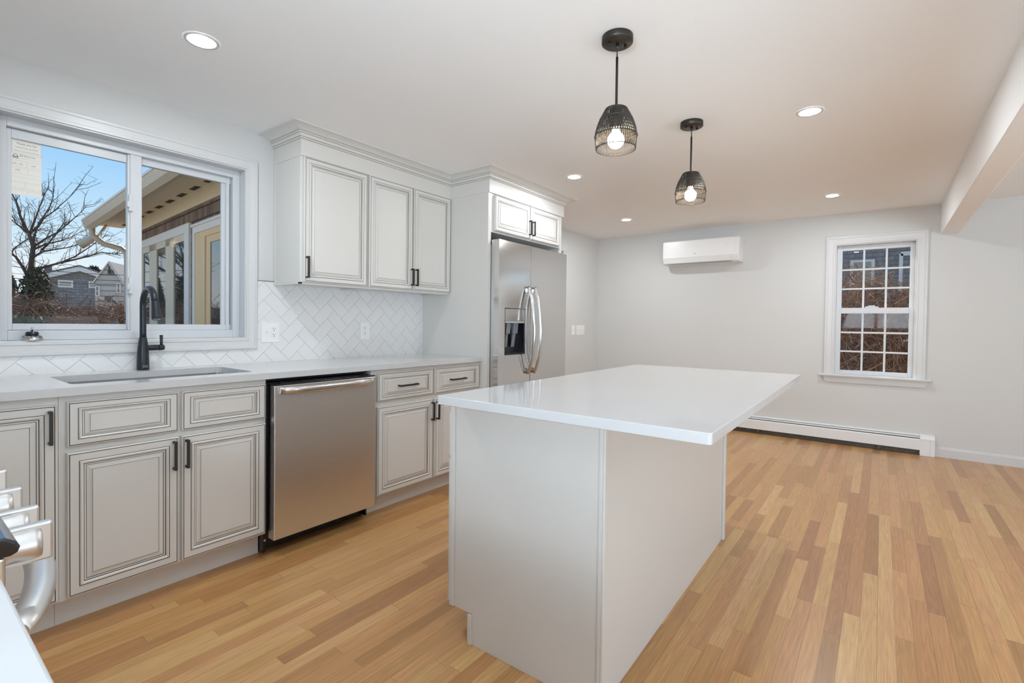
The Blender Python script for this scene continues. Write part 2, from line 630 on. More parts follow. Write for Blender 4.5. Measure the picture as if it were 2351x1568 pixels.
def wall_with_holes(axis, t0, t1, a0, a1, holes, name, label, mat=M_wall):
    """axis 'y': wall spans x a0..a1 at y t0..t1; axis 'x': spans y. holes: (a0,a1,z0,z1)."""
    mb = MB()

    def bx(p0, p1, z0, z1):
        if p1 - p0 < 1e-4 or z1 - z0 < 1e-4:
            return
        if axis == 'y':
            mb.box(p0, p1, t0, t1, z0, z1)
        else:
            mb.box(t0, t1, p0, p1, z0, z1)
    cur = a0
    for (h0, h1, z0, z1) in sorted(holes):
        bx(cur, h0, 0, ZC)
        bx(h0, h1, 0, z0)
        bx(h0, h1, z1, ZC)
        cur = h1
    bx(cur, a1, 0, ZC)
    o = obj(name, mb, mat)
    set_props(o, label, kind='structure')
    return o


W1 = (0.300, 1.400, 1.030, 2.095)         # kitchen window hole
W2 = (-0.285, 0.415, 0.690, 2.030)        # far window hole (y range)
W3 = (0.95, 3.65, 0.50, 2.10)             # added opening for a fill lamp, right wall
W4 = (-3.0, -1.3, 0.50, 2.10)             # added opening for a fill lamp, wall behind
W5 = (-0.55, 0.75, 1.10, 2.10)            # added opening for a fill lamp, wall behind, over the near worktop
wall_with_holes('y', YW, YW + 0.17, XB - 0.2, XF + 0.2, [W1, (4.20, 4.99, 0.0, 2.03)], 'wall_kitchen', 'light grey painted wall behind the kitchen run')
wall_with_holes('x', XF, XF + 0.17, YR - 0.2, YW + 0.2, [W2], 'wall_far', 'light grey painted far wall with the grid window')
wall_with_holes('y', YR - 0.17, YR, XB - 0.2, XF + 0.2, [W3], 'wall_right', 'light grey painted wall out of frame on the right')
wall_with_holes('x', XB - 0.17, XB, YR - 0.2, YW + 0.2, [W4, W5], 'wall_back', 'light grey painted wall behind the range')
bm_ = MB()
bm_.box(XB, XF, -0.535, -0.410, 2.027, ZC + 0.02)
set_props(obj('beam', bm_, M_ceil, bevel=0.004), 'white boxed ceiling beam meeting the far wall', kind='structure')

# hall behind the doorway beside the refrigerator
dj = MB()
dj.box(4.20, 4.215, YW - 0.005, YW + 0.17, 0, 2.03)
dj.box(4.975, 4.99, YW - 0.005, YW + 0.17, 0, 2.03)
dj.box(4.20, 4.99, YW - 0.005, YW + 0.17, 2.015, 2.03)
d1 = obj('door_1', dj, M_trim)
set_props(d1, 'white doorway casing just visible past the refrigerator', kind='structure')
dc = MB()
dc.box(4.105, 4.20, YW - 0.02, YW, 0, 2.03)
dc.box(4.99, 5.085, YW - 0.02, YW, 0, 2.03)
dc.box(4.105, 5.085, YW - 0.02, YW, 2.03, 2.125)
obj('door_casing', dc, M_trim, d1, bevel=0.004)
dp = MB()
dp.box(4.216, 4.974, YW + 0.10, YW + 0.14, 0.01, 2.014)
obj('door_panel', dp, M_trim, d1, bevel=0.003)

# far baseboard (the heater covers the rest of that wall)
bb = MB()
bb.prism([(XF, 0.0), (XF - 0.014, 0.0), (XF - 0.014, 0.072), (XF - 0.006, 0.090), (XF, 0.092)], 'y', YR, -0.409)
set_props(obj('baseboard_far', bb, M_trim), 'white baseboard right of the heater', kind='structure')
bb = MB()
bb.prism([(YW, 0.0), (YW - 0.014, 0.0), (YW - 0.014, 0.072), (YW - 0.006, 0.090), (YW, 0.092)], 'x', 5.087, XF)
set_props(obj('baseboard_kitchen', bb, M_trim), 'white baseboard right of the doorway', kind='structure')


# ------------------------------------------------------------------ windows
CASE = [(0.000, 0.002), (0.000, 0.020), (0.004, 0.023), (0.016, 0.023), (0.019, 0.019), (0.030, 0.018), (0.048, 0.017), (0.051, 0.020), (0.062, 0.020), (0.066, 0.012), (0.070, 0.012), (0.070, 0.002)]


def casing(mb, org, U, V, N, w, h, width, sides='bltr', prof=CASE):
    rs = []
    for (t, d) in prof:
        i = t / 0.070 * width
        rs.append((i, i, i if 'b' in sides else 0.0, i, d, 0))
    mb.rings(org, U, V, N, w, h, rs, sides=sides)


# kitchen slider
cs = MB()
casing(cs, (0.277, YW, 0.997), (1, 0, 0), (0, 0, 1), (0, -1, 0), 1.157, 1.133, 0.070)
w1 = obj('window_1', cs, M_trim)
set_props(w1, 'white sliding kitchen window above the sink', kind='structure')
fr = MB()
fr.box(0.300, 0.346, YW - 0.004, YW + 0.16, 1.03, 2.095)
fr.box(1.366, 1.400, YW - 0.004, YW + 0.16, 1.03, 2.095)
fr.box(0.346, 1.366, YW - 0.004, YW + 0.16, 1.03, 1.066)
fr.box(0.346, 1.366, YW - 0.004, YW + 0.16, 2.062, 2.095)
# inner vinyl frame with its track steps
fr.box(0.346, 0.380, YW + 0.062, YW + 0.150, 1.066, 2.062)
fr.box(1.327, 1.366, YW + 0.062, YW + 0.150, 1.066, 2.062)
fr.box(0.380, 1.327, YW + 0.062, YW + 0.150, 1.066, 1.111)
fr.box(0.380, 1.327, YW + 0.062, YW + 0.150, 2.020, 2.062)
fr.box(0.828, 0.878, YW + 0.068, YW + 0.112, 1.109, 2.022)
obj('window_frame', fr, M_vinyl, w1, bevel=0.0025)
sl = MB()
yA, yB = YW + 0.086, YW + 0.106
sl.box(0.381, 0.398, yA, yB, 1.113, 2.018)
sl.box(0.818, 0.834, yA - 0.012, yB, 1.113, 2.018)
sl.box(0.398, 0.818, yA, yB, 1.113, 1.142)
sl.box(0.398, 0.818, yA, yB, 1.976, 2.018)
obj('sash', sl, M_vinyl, w1, bevel=0.002)
sr = MB()
yC, yD = YW + 0.092, YW + 0.122
sr.box(0.870, 0.885, yC, yD, 1.113, 2.02)
sr.box(1.280, 1.326, yC + 0.012, yD, 1.113, 2.02)
sr.box(1.300, 1.318, yC - 0.004, yC + 0.012, 1.113, 2.02)
sr.box(0.885, 1.326, yC, yD, 1.111, 1.142)
sr.box(0.885, 1.326, yC, yD, 1.984, 2.02)
obj('sash', sr, M_vinyl, w1, bevel=0.002)
obj('pane', B(0.396, 0.820, YW + 0.099, YW + 0.102, 1.140, 1.978), M_glass, w1)
obj('pane', B(0.883, 1.302, YW + 0.109, YW + 0.112, 1.140, 1.986), M_glass, w1)
for zl in (1.30, 1.725):
    lt = MB()
    lt.box(0.820, 0.838, YW + 0.056, YW + 0.082, zl, zl + 0.085)
    lt.box(0.812, 0.824, YW + 0.052, YW + 0.072, zl + 0.02, zl + 0.05)
    obj('latch', lt, M_vinyl, w1, bevel=0.002)

# far double-hung with grids; the wall faces -x
cs = MB()
casing(cs, (XF, 0.466, 0.700), (0, -1, 0), (0, 0, 1), (-1, 0, 0), 0.796, 1.380, 0.090, sides='ltr')
w2 = obj('window_2', cs, M_trim)
set_props(w2, 'white double hung window with grids on the far wall', kind='structure')
fr = MB()
fr.box(XF - 0.003, XF + 0.16, 0.374, 0.415, 0.69, 2.03)
fr.box(XF - 0.003, XF + 0.16, -0.285, -0.240, 0.69, 2.03)
fr.box(XF - 0.003, XF + 0.16, -0.240, 0.374, 1.988, 2.03)
fr.box(XF + 0.01, XF + 0.16, -0.240, 0.374, 0.69, 0.703)
obj('window_frame', fr, M_vinyl, w2, bevel=0.002)


def grid_sash(x0, x1, z0, z1, gz0, gz1, y0=-0.240, y1=0.374, g0=-0.203, g1=0.330):
    s = MB()
    s.box(x0, x1, g1, y1, z0, z1)
    s.box(x0, x1, y0, g0, z0, z1)
    s.box(x0, x1, g0, g1, z0, gz0)
    s.box(x0, x1, g0, g1, gz1, z1)
    so = obj('sash', s, M_vinyl, w2, bevel=0.002)
    mu = MB()
    xm = (x0 + x1) / 2
    for k in (1, 2):
        yy = g0 + (g1 - g0) * k / 3
        mu.box(xm - 0.008, xm + 0.004, yy - 0.0085, yy + 0.0085, gz0, gz1)
        zz = gz0 + (gz1 - gz0) * k / 3
        mu.box(xm - 0.009, xm + 0.005, g0, g1, zz - 0.0085, zz + 0.0085)
    obj('muntin_grid', mu, M_vinyl, so, bevel=0.0015)
    obj('pane', B(xm - 0.001, xm + 0.002, g0 - 0.004, g1 + 0.004, gz0 - 0.004, gz1 + 0.004), M_glass, so)


grid_sash(XF + 0.062, XF + 0.095, 1.335, 1.988, 1.364, 1.940)
grid_sash(XF + 0.026, XF + 0.060, 0.703, 1.365, 0.742, 1.309)
lk = MB()
lk.box(XF + 0.030, XF + 0.060, 0.030, 0.135, 1.365, 1.378)
lk.box(XF + 0.034, XF + 0.050, 0.055, 0.110, 1.378, 1.388)
obj('latch', lk, M_vinyl, w2, bevel=0.003)
st = MB()
st.box(XF - 0.052, XF + 0.03, -0.372, 0.510, 0.680, 0.701)
obj('window_sill', st, M_trim, w2, bevel=0.006, seg=3)
ap = MB()
ap.prism([(0.470, 0.680), (0.466, 0.645), (0.448, 0.617), (-0.330, 0.617), (-0.345, 0.645), (-0.350, 0.680)], 'x', XF - 0.018, XF)
ap.prism([(0.470, 0.680), (0.468, 0.662), (-0.348, 0.662), (-0.350, 0.680)], 'x', XF - 0.026, XF - 0.018)
obj('apron', ap, M_trim, w2, bevel=0.003)

# three windows added out of frame to let the fill lamps in
cs = MB()
casing(cs, (W3[1] + 0.09, YR, W3[2] - 0.09), (-1, 0, 0), (0, 0, 1), (0, 1, 0), W3[1] - W3[0] + 0.18, W3[3] - W3[2] + 0.18, 0.09)
w3 = obj('added_window_3', cs, M_trim)
set_props(w3, 'wide white window added on the unseen right wall for fill light', kind='structure')
fr = MB()
for xx in (W3[0], (W3[0] + W3[1]) / 2 - 0.03, W3[1] - 0.06):
    fr.box(xx, xx + 0.06, YR - 0.13, YR - 0.06, W3[2], W3[3])
fr.box(W3[0], W3[1], YR - 0.13, YR - 0.06, W3[2], W3[2] + 0.06)
fr.box(W3[0], W3[1], YR - 0.13, YR - 0.06, W3[3] - 0.06, W3[3])
obj('window_frame', fr, M_vinyl, w3)
for (Wn, nm, lb) in ((W4, 'added_window_4', 'white window added low on the wall behind the camera for fill light'), (W5, 'added_window_5', 'white window added over the near worktop behind the camera for fill light')):
    cs = MB()
    casing(cs, (XB, Wn[0] - 0.09, Wn[2] - 0.09), (0, 1, 0), (0, 0, 1), (1, 0, 0), Wn[1] - Wn[0] + 0.18, Wn[3] - Wn[2] + 0.18, 0.09)
    w4 = obj(nm, cs, M_trim)
    set_props(w4, lb, kind='structure')
    fr = MB()
    for yy in (Wn[0], (Wn[0] + Wn[1]) / 2 - 0.03, Wn[1] - 0.06):
        fr.box(XB - 0.13, XB - 0.06, yy, yy + 0.06, Wn[2], Wn[3])
    fr.box(XB - 0.13, XB - 0.06, Wn[0], Wn[1], Wn[2], Wn[2] + 0.06)
    fr.box(XB - 0.13, XB - 0.06, Wn[0], Wn[1], Wn[3] - 0.06, Wn[3])
    obj('window_frame', fr, M_vinyl, w4)


# ------------------------------------------------------------------ backsplash tiles in herringbone
def clip(poly, x0, x1, z0, z1):
    def cut(pl, ins, inter):
        out = []
        for i in range(len(pl)):
            a, b = pl[i - 1], pl[i]
            ia, ib = ins(a), ins(b)
            if ib:
                if not ia:
                    out.append(inter(a, b))
                out.append(b)
            elif ia:
                out.append(inter(a, b))
        return out

    def ix(v):
        return lambda a, b: (v, a[1] + (b[1] - a[1]) * (v - a[0]) / (b[0] - a[0]))

    def iz(v):
        return lambda a, b: (a[0] + (b[0] - a[0]) * (v - a[1]) / (b[1] - a[1]), v)
    for ins, it in ((lambda p: p[0] >= x0, ix(x0)), (lambda p: p[0] <= x1, ix(x1)), (lambda p: p[1] >= z0, iz(z0)), (lambda p: p[1] <= z1, iz(z1))):
        poly = cut(poly, ins, it)
        if len(poly) < 3:
            return []
    return poly


TW = 0.0764
gp = 0.0008
tl = MB()
regs = [(XB, 1.420, CT, 0.9975), (1.434, 2.783, CT, 1.4105), (1.420, 1.434, CT, 0.9975), (XB, 0.275, 0.9975, 1.4105)]
for (a0, a1, b0, b1) in regs:
    tl.box(a0, a1, YW - 0.0085, YW - 0.0005, b0, b1, 1)
c0 = (1.421, 0.9185)
for i in range(-60, 60):
    for j in range(-24, 24):
        p0, q0_ = (i + 2 * j), (i - 2 * j)
        for (a, b, w_, h_) in ((0, 0, 2, 1), (0, 1, 1, 2)):
            P_ = [((p0 + a) * TW + gp, (q0_ + b) * TW + gp), ((p0 + a + w_) * TW - gp, (q0_ + b) * TW + gp), ((p0 + a + w_) * TW - gp, (q0_ + b + h_) * TW - gp), ((p0 + a) * TW + gp, (q0_ + b + h_) * TW - gp)]
            pw = [(c0[0] + (p - q_) / sqrt(2), c0[1] + (p + q_) / sqrt(2)) for p, q_ in P_]
            if max(t[0] for t in pw) < XB or min(t[0] for t in pw) > 2.80 or max(t[1] for t in pw) < 0.9 or min(t[1] for t in pw) > 1.42:
                continue
            for (a0, a1, b0, b1) in regs:
                cl = clip(pw, a0, a1, b0, b1)
                if len(cl) >= 3:
                    k = len(cl)
                    n = tl.add([(x, YW - 0.0105, z) for x, z in cl] + [(x, YW - 0.0085, z) for x, z in cl])
                    tl.face([n + t for t in range(k)], 0)
                    for t in range(k):
                        u_ = (t + 1) % k
                        tl.face((n + u_, n + t, n + k + t, n + k + u_), 0)
bs = obj('backsplash', tl, [M_tile, M_grout])
set_props(bs, 'white herringbone tile backsplash above the worktop', kind='structure')
obj('edge_strip', B(1.434, 1.541, YW - 0.0125, YW - 0.0005, 1.4105, 1.4135), M_black, bs)

# ------------------------------------------------------------------ cabinet fronts
XU, YU, ZU = (1, 0, 0), (0, 0, 1), None
BASE_P = [(0, 0.0, 0), (0, 0.0155, 0), (0.0030, 0.0195, 0), (0.0052, 0.0200, 0), (0.0058, 0.0188, 1), (0.0074, 0.0188, 1), (0.0080, 0.0200, 1),
          (0.0330, 0.0200, 0), (0.0336, 0.0186, 1), (0.0352, 0.0186, 1), (0.0360, 0.0212, 0), (0.0390, 0.0232, 0), (0.0430, 0.0226, 0), (0.0470, 0.0190, 0),
          (0.0475, 0.0165, 1), (0.0493, 0.0165, 1), (0.0540, 0.0165, 0), (0.0545, 0.0152, 1), (0.0560, 0.0152, 1), (0.0610, 0.0158, 0), (0.0670, 0.0176, 0), (0.0715, 0.0196, 0),
          (0.0720, 0.0190, 2), (0.0738, 0.0190, 2), (0.0744, 0.0196, 0)]


def front(name, x0, x1, z0, z1, yb, parent, ku=1.0, kv=None, glz=(M_glaze, M_glaze2)):
    """A raised-panel door or drawer front facing -y, its back at yb."""
    kv = ku if kv is None else kv
    mb = MB()
    rs = []
    for (i, d, mt) in BASE_P:
        iu = i if i < 0.009 else 0.008 + (i - 0.008) * ku
        iv = i if i < 0.009 else 0.008 + (i - 0.008) * kv
        rs.append((iu, iu, iv, iv, d, mt))
    mb.rings((x0, yb, z0), (1, 0, 0), (0, 0, 1), (0, -1, 0), x1 - x0, z1 - z0, rs, cap=0)
    mb.poly([(x0, yb, z0), (x0, yb, z1), (x1, yb, z1), (x1, yb, z0)], 0)
    return obj(name, mb, [M_cab, glz[0], glz[1]], parent)


def pull(parent, yf, c, horiz=False, length=0.122, name='handle', sgn=-1):
    """Square black bar pull on a front whose face is at yf (face looks along sgn*y); c = (x, z)."""
    mb = MB()
    x, z = c
    t, st_, hl = 0.0052, 0.030, length / 2

    def bx(a0, a1, b0, b1, d0, d1):
        ys = sorted((yf + sgn * d0, yf + sgn * d1))
        mb.box(a0, a1, ys[0], ys[1], b0, b1)
    if horiz:
        bx(x - hl, x + hl, z - t, z + t, st_ - 0.011, st_)
        bx(x - hl, x - hl + 2 * t, z - t, z + t, -0.001, st_ - 0.011)
        bx(x + hl - 2 * t, x + hl, z - t, z + t, -0.001, st_ - 0.011)
    else:
        bx(x - t, x + t, z - hl, z + hl, st_ - 0.011, st_)
        bx(x - t, x + t, z - hl, z - hl + 2 * t, -0.001, st_ - 0.011)
        bx(x - t, x + t, z + hl - 2 * t, z + hl, -0.001, st_ - 0.011)
    return obj(name, mb, M_black, parent, bevel=0.0012)


YD = 2.393           # front of base doors
YDB = YD + 0.020     # their backs, on the face frame
YK = 2.484           # toe kick


def carcass(parent, x0, x1, hole=None):
    mb = MB()
    t = 0.018
    mb.box(x0, x0 + t, YDB + 0.02, YW - 0.012, 0.115, 0.883)
    mb.box(x1 - t, x1, YDB + 0.02, YW - 0.012, 0.115, 0.883)
    mb.box(x0 + t, x1 - t, YDB + 0.02, YW - 0.012, 0.115, 0.133)
    mb.box(x0 + t, x1 - t, YW - 0.022, YW - 0.012, 0.133, 0.883)
    o = obj('carcass', mb, M_cab, parent)
    ff = MB()
    ff.box(x0, x1, YDB, YDB + 0.02, 0.115, 0.883)
    obj('face_frame', ff, M_cab, parent)
    tk = MB()
    tk.box(x0, x1, YK, YK + 0.016, 0.0, 0.115)
    obj('toe_kick', tk, M_cab, parent)
    return o


c_left = thing('base_cabinet', 'off white base cabinet with one tall door in the corner behind the range', 'cabinet', (-0.09, 2.7, 0))
carcass(c_left, -0.598, 0.4245)
dl = front('door', 0.010, 0.4185, 0.127, 0.8535, YDB, c_left, 1.0)
pull(dl, YD, (0.3985, 0.773))

c_sink = thing('sink_base_cabinet', 'off white sink cabinet with two false drawer fronts over two doors', 'cabinet', (0.805, 2.7, 0))
carcass(c_sink, 0.4255, 1.1845)
front('drawer_front', 0.446, 0.806, 0.6905, 0.8595, YDB, c_sink, 0.90, 0.68)
front('drawer_front', 0.8185, 1.178, 0.6905, 0.8595, YDB, c_sink, 0.90, 0.68)
da = front('door', 0.446, 0.806, 0.126, 0.6680, YDB, c_sink)
db = front('door', 0.8185, 1.178, 0.126, 0.6680, YDB, c_sink)
pull(da, YD, (0.7875, 0.592))
pull(db, YD, (0.8345, 0.591))

c_right = thing('drawer_base_cabinet', 'off white cabinet with two drawers and two doors right of the dishwasher', 'cabinet', (2.30, 2.7, 0))
carcass(c_right, 1.8045, 2.783)
for (xa, xb) in ((1.8455, 2.299), (2.317, 2.768)):
    dr = front('drawer', xa, xb, 0.6875, 0.8605, YDB, c_right, 0.92, 0.68)
    pull(dr, YD, ((xa + xb) / 2 - 0.002 + (0.0 if xa < 2 else -0.012), 0.774), True, 0.150)
da = front('door', 1.8455, 2.299, 0.120, 0.6565, YDB, c_right)
db = front('door', 2.317, 2.768, 0.120, 0.6565, YDB, c_right)
pull(da, YD, (2.283, 0.5765))
pull(db, YD, (2.330, 0.5765))

# ------------------------------------------------------------------ worktop with the sink cut-out
CX0, CX1, CYF = XB + 0.002, 2.7825, 2.379
SX0, SX1, SY0, SY1 = 0.478, 1.168, 2.497, 2.882
ctm = MB()
Rc = 0.028


def corner(cx, cy, a0, n=5):
    return [(cx + Rc * cos(a0 + (pi / 2) * k / n), cy + Rc * sin(a0 + (pi / 2) * k / n)) for k in range(n + 1)]


hole = corner(SX1 - Rc, SY1 - Rc, 0) + corner(SX0 + Rc, SY1 - Rc, pi / 2) + corner(SX0 + Rc, SY0 + Rc, pi) + corner(SX1 - Rc, SY0 + Rc, 1.5 * pi)
# top and bottom split into four strips meeting the rounded hole
for z, flip in ((CT, False), (CT - 0.030, True)):
    def fc(pts):
        pts = [(x, y, z) for x, y in pts]
        ctm.poly(pts if not flip else list(reversed(pts)))
    YB_ = YW - 0.0108
    fc([(CX0, CYF), (SX0, CYF), (SX0, YB_), (CX0, YB_)])
    fc([(SX1, CYF), (CX1, CYF), (CX1, YB_), (SX1, YB_)])
    fc([(SX0, CYF), (SX1, CYF), (SX1, SY0 + Rc)] + list(reversed(hole[18:24])) + list(reversed(hole[12:18])) + [(SX0, SY0 + Rc)])
    fc([(SX0, SY1 - Rc)] + list(reversed(hole[6:12])) + list(reversed(hole[0:6])) + [(SX1, SY1 - Rc), (SX1, YB_), (SX0, YB_)])
n = ctm.add([(x, y, CT) for x, y in hole] + [(x, y, CT - 0.030) for x, y in hole])
k = len(hole)
for t in range(k):
    u_ = (t + 1) % k
    ctm.face((n + t, n + u_, n + k + u_, n + k + t), 0, True)
for (pa, pb) in (((CX0, CYF), (CX1, CYF)), ((CX1, CYF), (CX1, YW - 0.0108)), ((CX1, YW - 0.0108), (CX0, YW - 0.0108)), ((CX0, YW - 0.0108), (CX0, CYF))):
    ctm.poly([(pa[0], pa[1], CT - 0.030), (pb[0], pb[1], CT - 0.030), (pb[0], pb[1], CT), (pa[0], pa[1], CT)])
ct = obj('worktop', ctm, M_quartz, origin=(1.0, 2.7, CT))
set_props(ct, 'long white quartz worktop under the kitchen window with the sink cut out', 'worktop')

sk = MB()
ho = [(x + (0.004 if x > 0.8 else -0.004), y + (0.004 if y > 2.7 else -0.004)) for x, y in hole]
lv = [(0.0, CT - 0.0302), (0.0, CT - 0.045), (0.004, CT - 0.20), (0.03, CT - 0.222), (0.12, CT - 0.228)]
base = len(sk.v)
cxs, cys = (SX0 + SX1) / 2, (SY0 + SY1) / 2
for (ins, z) in lv:
    for (x, y) in ho:
        sx = (x - cxs) * (1 - ins / 0.345)
        sy = (y - cys) * (1 - ins / 0.193)
        sk.v.append((cxs + sx, cys + sy, z))
for a in range(len(lv) - 1):
    for t in range(k):
        u_ = (t + 1) % k
        sk.face((base + a * k + u_, base + a * k + t, base + (a + 1) * k + t, base + (a + 1) * k + u_), 0, True)
sk.face([base + (len(lv) - 1) * k + t for t in range(k)], 0)
sko = obj('sink', sk, M_steel_s, origin=(cxs, cys, CT - 0.23))
set_props(sko, 'stainless undermount sink basin set into the worktop', 'sink')
dr = MB()
dr.lathe([(0.0, CT - 0.2265), (0.02, CT - 0.2270), (0.05, CT - 0.2255), (0.056, CT - 0.2275)], (cxs, cys, 0), 24, cap=False)
obj('drain', dr, M_steel_s, sko)

# ------------------------------------------------------------------ faucet
fa = thing('faucet', 'matte black pull-down kitchen faucet behind the sink', 'faucet', (0.843, 2.972, CT))
FX, FY = 0.843, 2.972
b1 = MB()
b1.lathe([(0.0265, CT + 0.0005), (0.0268, CT + 0.006), (0.0262, CT + 0.05), (0.0240, CT + 0.095), (0.0195, CT + 0.135), (0.0158, CT + 0.163), (0.0150, CT + 0.165)], (FX, FY, 0), 28)
b1.lathe([(0.0125, 0.0), (0.0145, 0.012), (0.0150, 0.030), (0.0150, 0.050), (0.0132, 0.052), (0.0132, 0.054)], (FX + 0.012, FY, CT + 0.110), 20, 'x')
fb = obj('faucet_body', b1, M_faucet, fa)
pts = [(FX, FY, CT + 0.163 + 0.02 * t) for t in range(9)]
R_ = 0.084
zc = CT + 0.163 + 0.02 * 8
for t in range(1, 19):
    a = pi - t / 18 * radians(166)
    pts.append((FX, FY - R_ - R_ * cos(a), zc + R_ * sin(a)))
sp_ = MB()
sp_.tube(pts, 0.0142, 16)
obj('spout', sp_, M_faucet, fa)
tip = Vector(pts[-1])
dirv = (Vector(pts[-1]) - Vector(pts[-2])).normalized()
sh = MB()
hp = [tip + dirv * s for s in (0.001, 0.010, 0.035, 0.065, 0.088, 0.092)]
sh.tube(hp, [0.0145, 0.0155, 0.0175, 0.0205, 0.0215, 0.0195], 20)
so = obj('spray_head', sh, M_faucet, fa)
nz = MB()
for rr, cnt in ((0.006, 6), (0.013, 12)):
    for q in range(cnt):
        a = 2 * pi * q / cnt
        c_ = tip + dirv * 0.0925 + Vector((cos(a) * rr, sin(a) * rr, 0))
        nz.box(c_.x - 0.001, c_.x + 0.001, c_.y - 0.001, c_.y + 0.001, c_.z - 0.001, c_.z + 0.001)
obj('spray_nozzles', nz, M_plate, so)
lv_ = MB()
lv_.lathe([(0.0148, 0.0), (0.0152, 0.004), (0.0150, 0.018), (0.0125, 0.024), (0.006, 0.0265)], (FX + 0.067, FY, CT + 0.110), 20, 'x')
lv_.tube([(FX + 0.079, FY, CT + 0.118), (FX + 0.0785, FY - 0.001, CT + 0.14), (FX + 0.078, FY - 0.002, CT + 0.174)], [0.0062, 0.0068, 0.0080], 12, sq=(1.0, 0.8))
obj('lever', lv_, M_faucet, fa)


def text(body, size, loc, rot, mat, parent, ext=0.0002, align='LEFT', name='lettering', sx=1.0):
    c = bpy.data.curves.new(name, 'FONT')
    c.body = body
    c.size = size
    c.extrude = ext
    c.align_x = align
    c.resolution_u = 2
    c.materials.append(mat)
    o = bpy.data.objects.new(name, c)
    COL.objects.link(o)
    o.parent = parent
    off = Vector((0, 0, 0)) if parent.get('_local') else Vector(parent.get('_org', (0, 0, 0)))
    o.location = Vector(loc) - off
    o.rotation_euler = rot
    o.scale = (sx, 1, 1)
    return o


TXR = (pi / 2, 0, 0)
text('American', 0.0062, (FX + 0.002, FY - 0.0275, CT + 0.0195), (pi / 2, 0, 0.1), M_logo, fb, 0.0003, 'CENTER')
text('Standard', 0.0062, (FX + 0.002, FY - 0.0275, CT + 0.0130), (pi / 2, 0, 0.1), M_logo, fb, 0.0003, 'CENTER')

# basket strainer on the window sill
sb = thing('sink_strainer', 'chrome basket strainer stopper standing on the window sill', 'strainer', (0.452, 3.058, 1.0665))
s1 = MB()
s1.lathe([(0.036, 0.0), (0.0385, 0.003), (0.038, 0.008), (0.030, 0.019), (0.022, 0.024), (0.0, 0.024)], (0.452, 3.058, 1.0665), 28)
obj('basket', s1, M_steel_s, sb)
s2 = MB()
for q in range(14):
    a = 2 * pi * q / 14
    dx, dy = cos(a), sin(a)
    s2.tube([(0.452 + dx * 0.0335, 3.058 + dy * 0.0335, 1.0665 + 0.0150), (0.452 + dx * 0.0245, 3.058 + dy * 0.0245, 1.0665 + 0.0228)], 0.0013, 5)
obj('basket_slots', s2, M_slot, sb)
s3 = MB()
s3.lathe([(0.0215, 0.0241), (0.0215, 0.029), (0.0235, 0.030), (0.0240, 0.032), (0.021, 0.034), (0.021, 0.038), (0.018, 0.0405), (0.006, 0.041)], (0.452, 3.058, 1.0665), 24)
obj('rubber_seal', s3, M_faucet, sb)
s4 = MB()
s4.lathe([(0.004, 0.0405), (0.004, 0.050), (0.0048, 0.052), (0.0048, 0.057), (0.003, 0.059)], (0.452, 3.058, 1.0665), 14)
obj('post', s4, M_steel_s, sb)

# sticker on the left pane
stx0, stx1, stz0, stz1 = 0.3975, 0.4985, 1.728, 1.9745
yS = YW + 0.0985
st_ = thing('window_sticker', 'white paper energy rating sticker on the upper left of the sliding pane', 'sticker', (0.448, yS, 1.728))
obj('paper', B(stx0, stx1, yS - 0.0006, yS, stz0, stz1), M_paper, st_)
yt = yS - 0.0008


def hline(mb, x0, x1, z, t=0.0009):
    mb.box(x0, x1, yt - 0.0001, yt, z - t / 2, z + t / 2)


def vline(mb, x, z0, z1, t=0.0008):
    mb.box(x - t / 2, x + t / 2, yt - 0.0001, yt, z0, z1)


ln = MB()
hline(ln, stx0 + 0.004, stx1 - 0.001, 1.9700, 0.0012)
hline(ln, stx0 + 0.004, stx1 - 0.001, 1.9160)
vline(ln, stx0 + 0.0045, 1.916, 1.970)
vline(ln, stx1 - 0.0015, 1.916, 1.970)
for z in (1.8945, 1.882, 1.857, 1.849, 1.824, 1.808, 1.789, 1.783, 1.759, 1.753, 1.747):
    hline(ln, stx0 + 0.003, stx1 - 0.002, z, 0.0006)
for x, a, b_ in ((0.450, 1.858, 1.8815), (0.452, 1.834, 1.849), (0.444, 1.760, 1.789), (0.434, 1.7535, 1.7585), (0.469, 1.7535, 1.7585), (0.452, 1.735, 1.7465)):
    vline(ln, x, a, b_)
obj('ruled_lines', ln, M_ink2, st_)
text('Thank you for', 0.0118, (0.449, yt, 1.9560), TXR, M_ink, st_, 0.0001, 'CENTER')
text('selecting quality', 0.0118, (0.449, yt, 1.9400), TXR, M_ink2, st_, 0.0001, 'CENTER')
text('Silver Line products', 0.0110, (0.449, yt, 1.9235), TXR, M_ink2, st_, 0.0001, 'CENTER', sx=0.95)
text('Silver Line', 0.0090, (0.440, yt, 1.9040), TXR, M_ink, st_, 0.0001)
text('0.31  1.76', 0.0085, (0.402, yt, 1.8650), TXR, M_ink, st_, 0.0001)
text('0.27', 0.0085, (0.465, yt, 1.8650), TXR, M_ink, st_, 0.0001)
text('0.42', 0.0085, (0.412, yt, 1.8370), TXR, M_ink, st_, 0.0001)
lg = MB()
arc = [(0.4125 + 0.0085 * cos(pi * q / 10), yt, 1.8985 + 0.0125 * sin(pi * q / 10)) for q in range(11)]
arc2 = [(0.4125 + 0.0060 * cos(pi * q / 10), yt, 1.9000 + 0.0090 * sin(pi * q / 10)) for q in range(11)]
nn = lg.add(arc + arc2)
for q in range(10):
    lg.face((nn + q, nn + q + 1, nn + 12 + q, nn + 11 + q))
lg.box(0.403, 0.422, yt - 0.0001, yt, 1.8965, 1.9002)
lg.box(0.403, 0.422, yt - 0.0001, yt, 1.8905, 1.8925)
lg.box(0.4265, 0.4365, yt - 0.0001, yt, 1.9030, 1.9044)
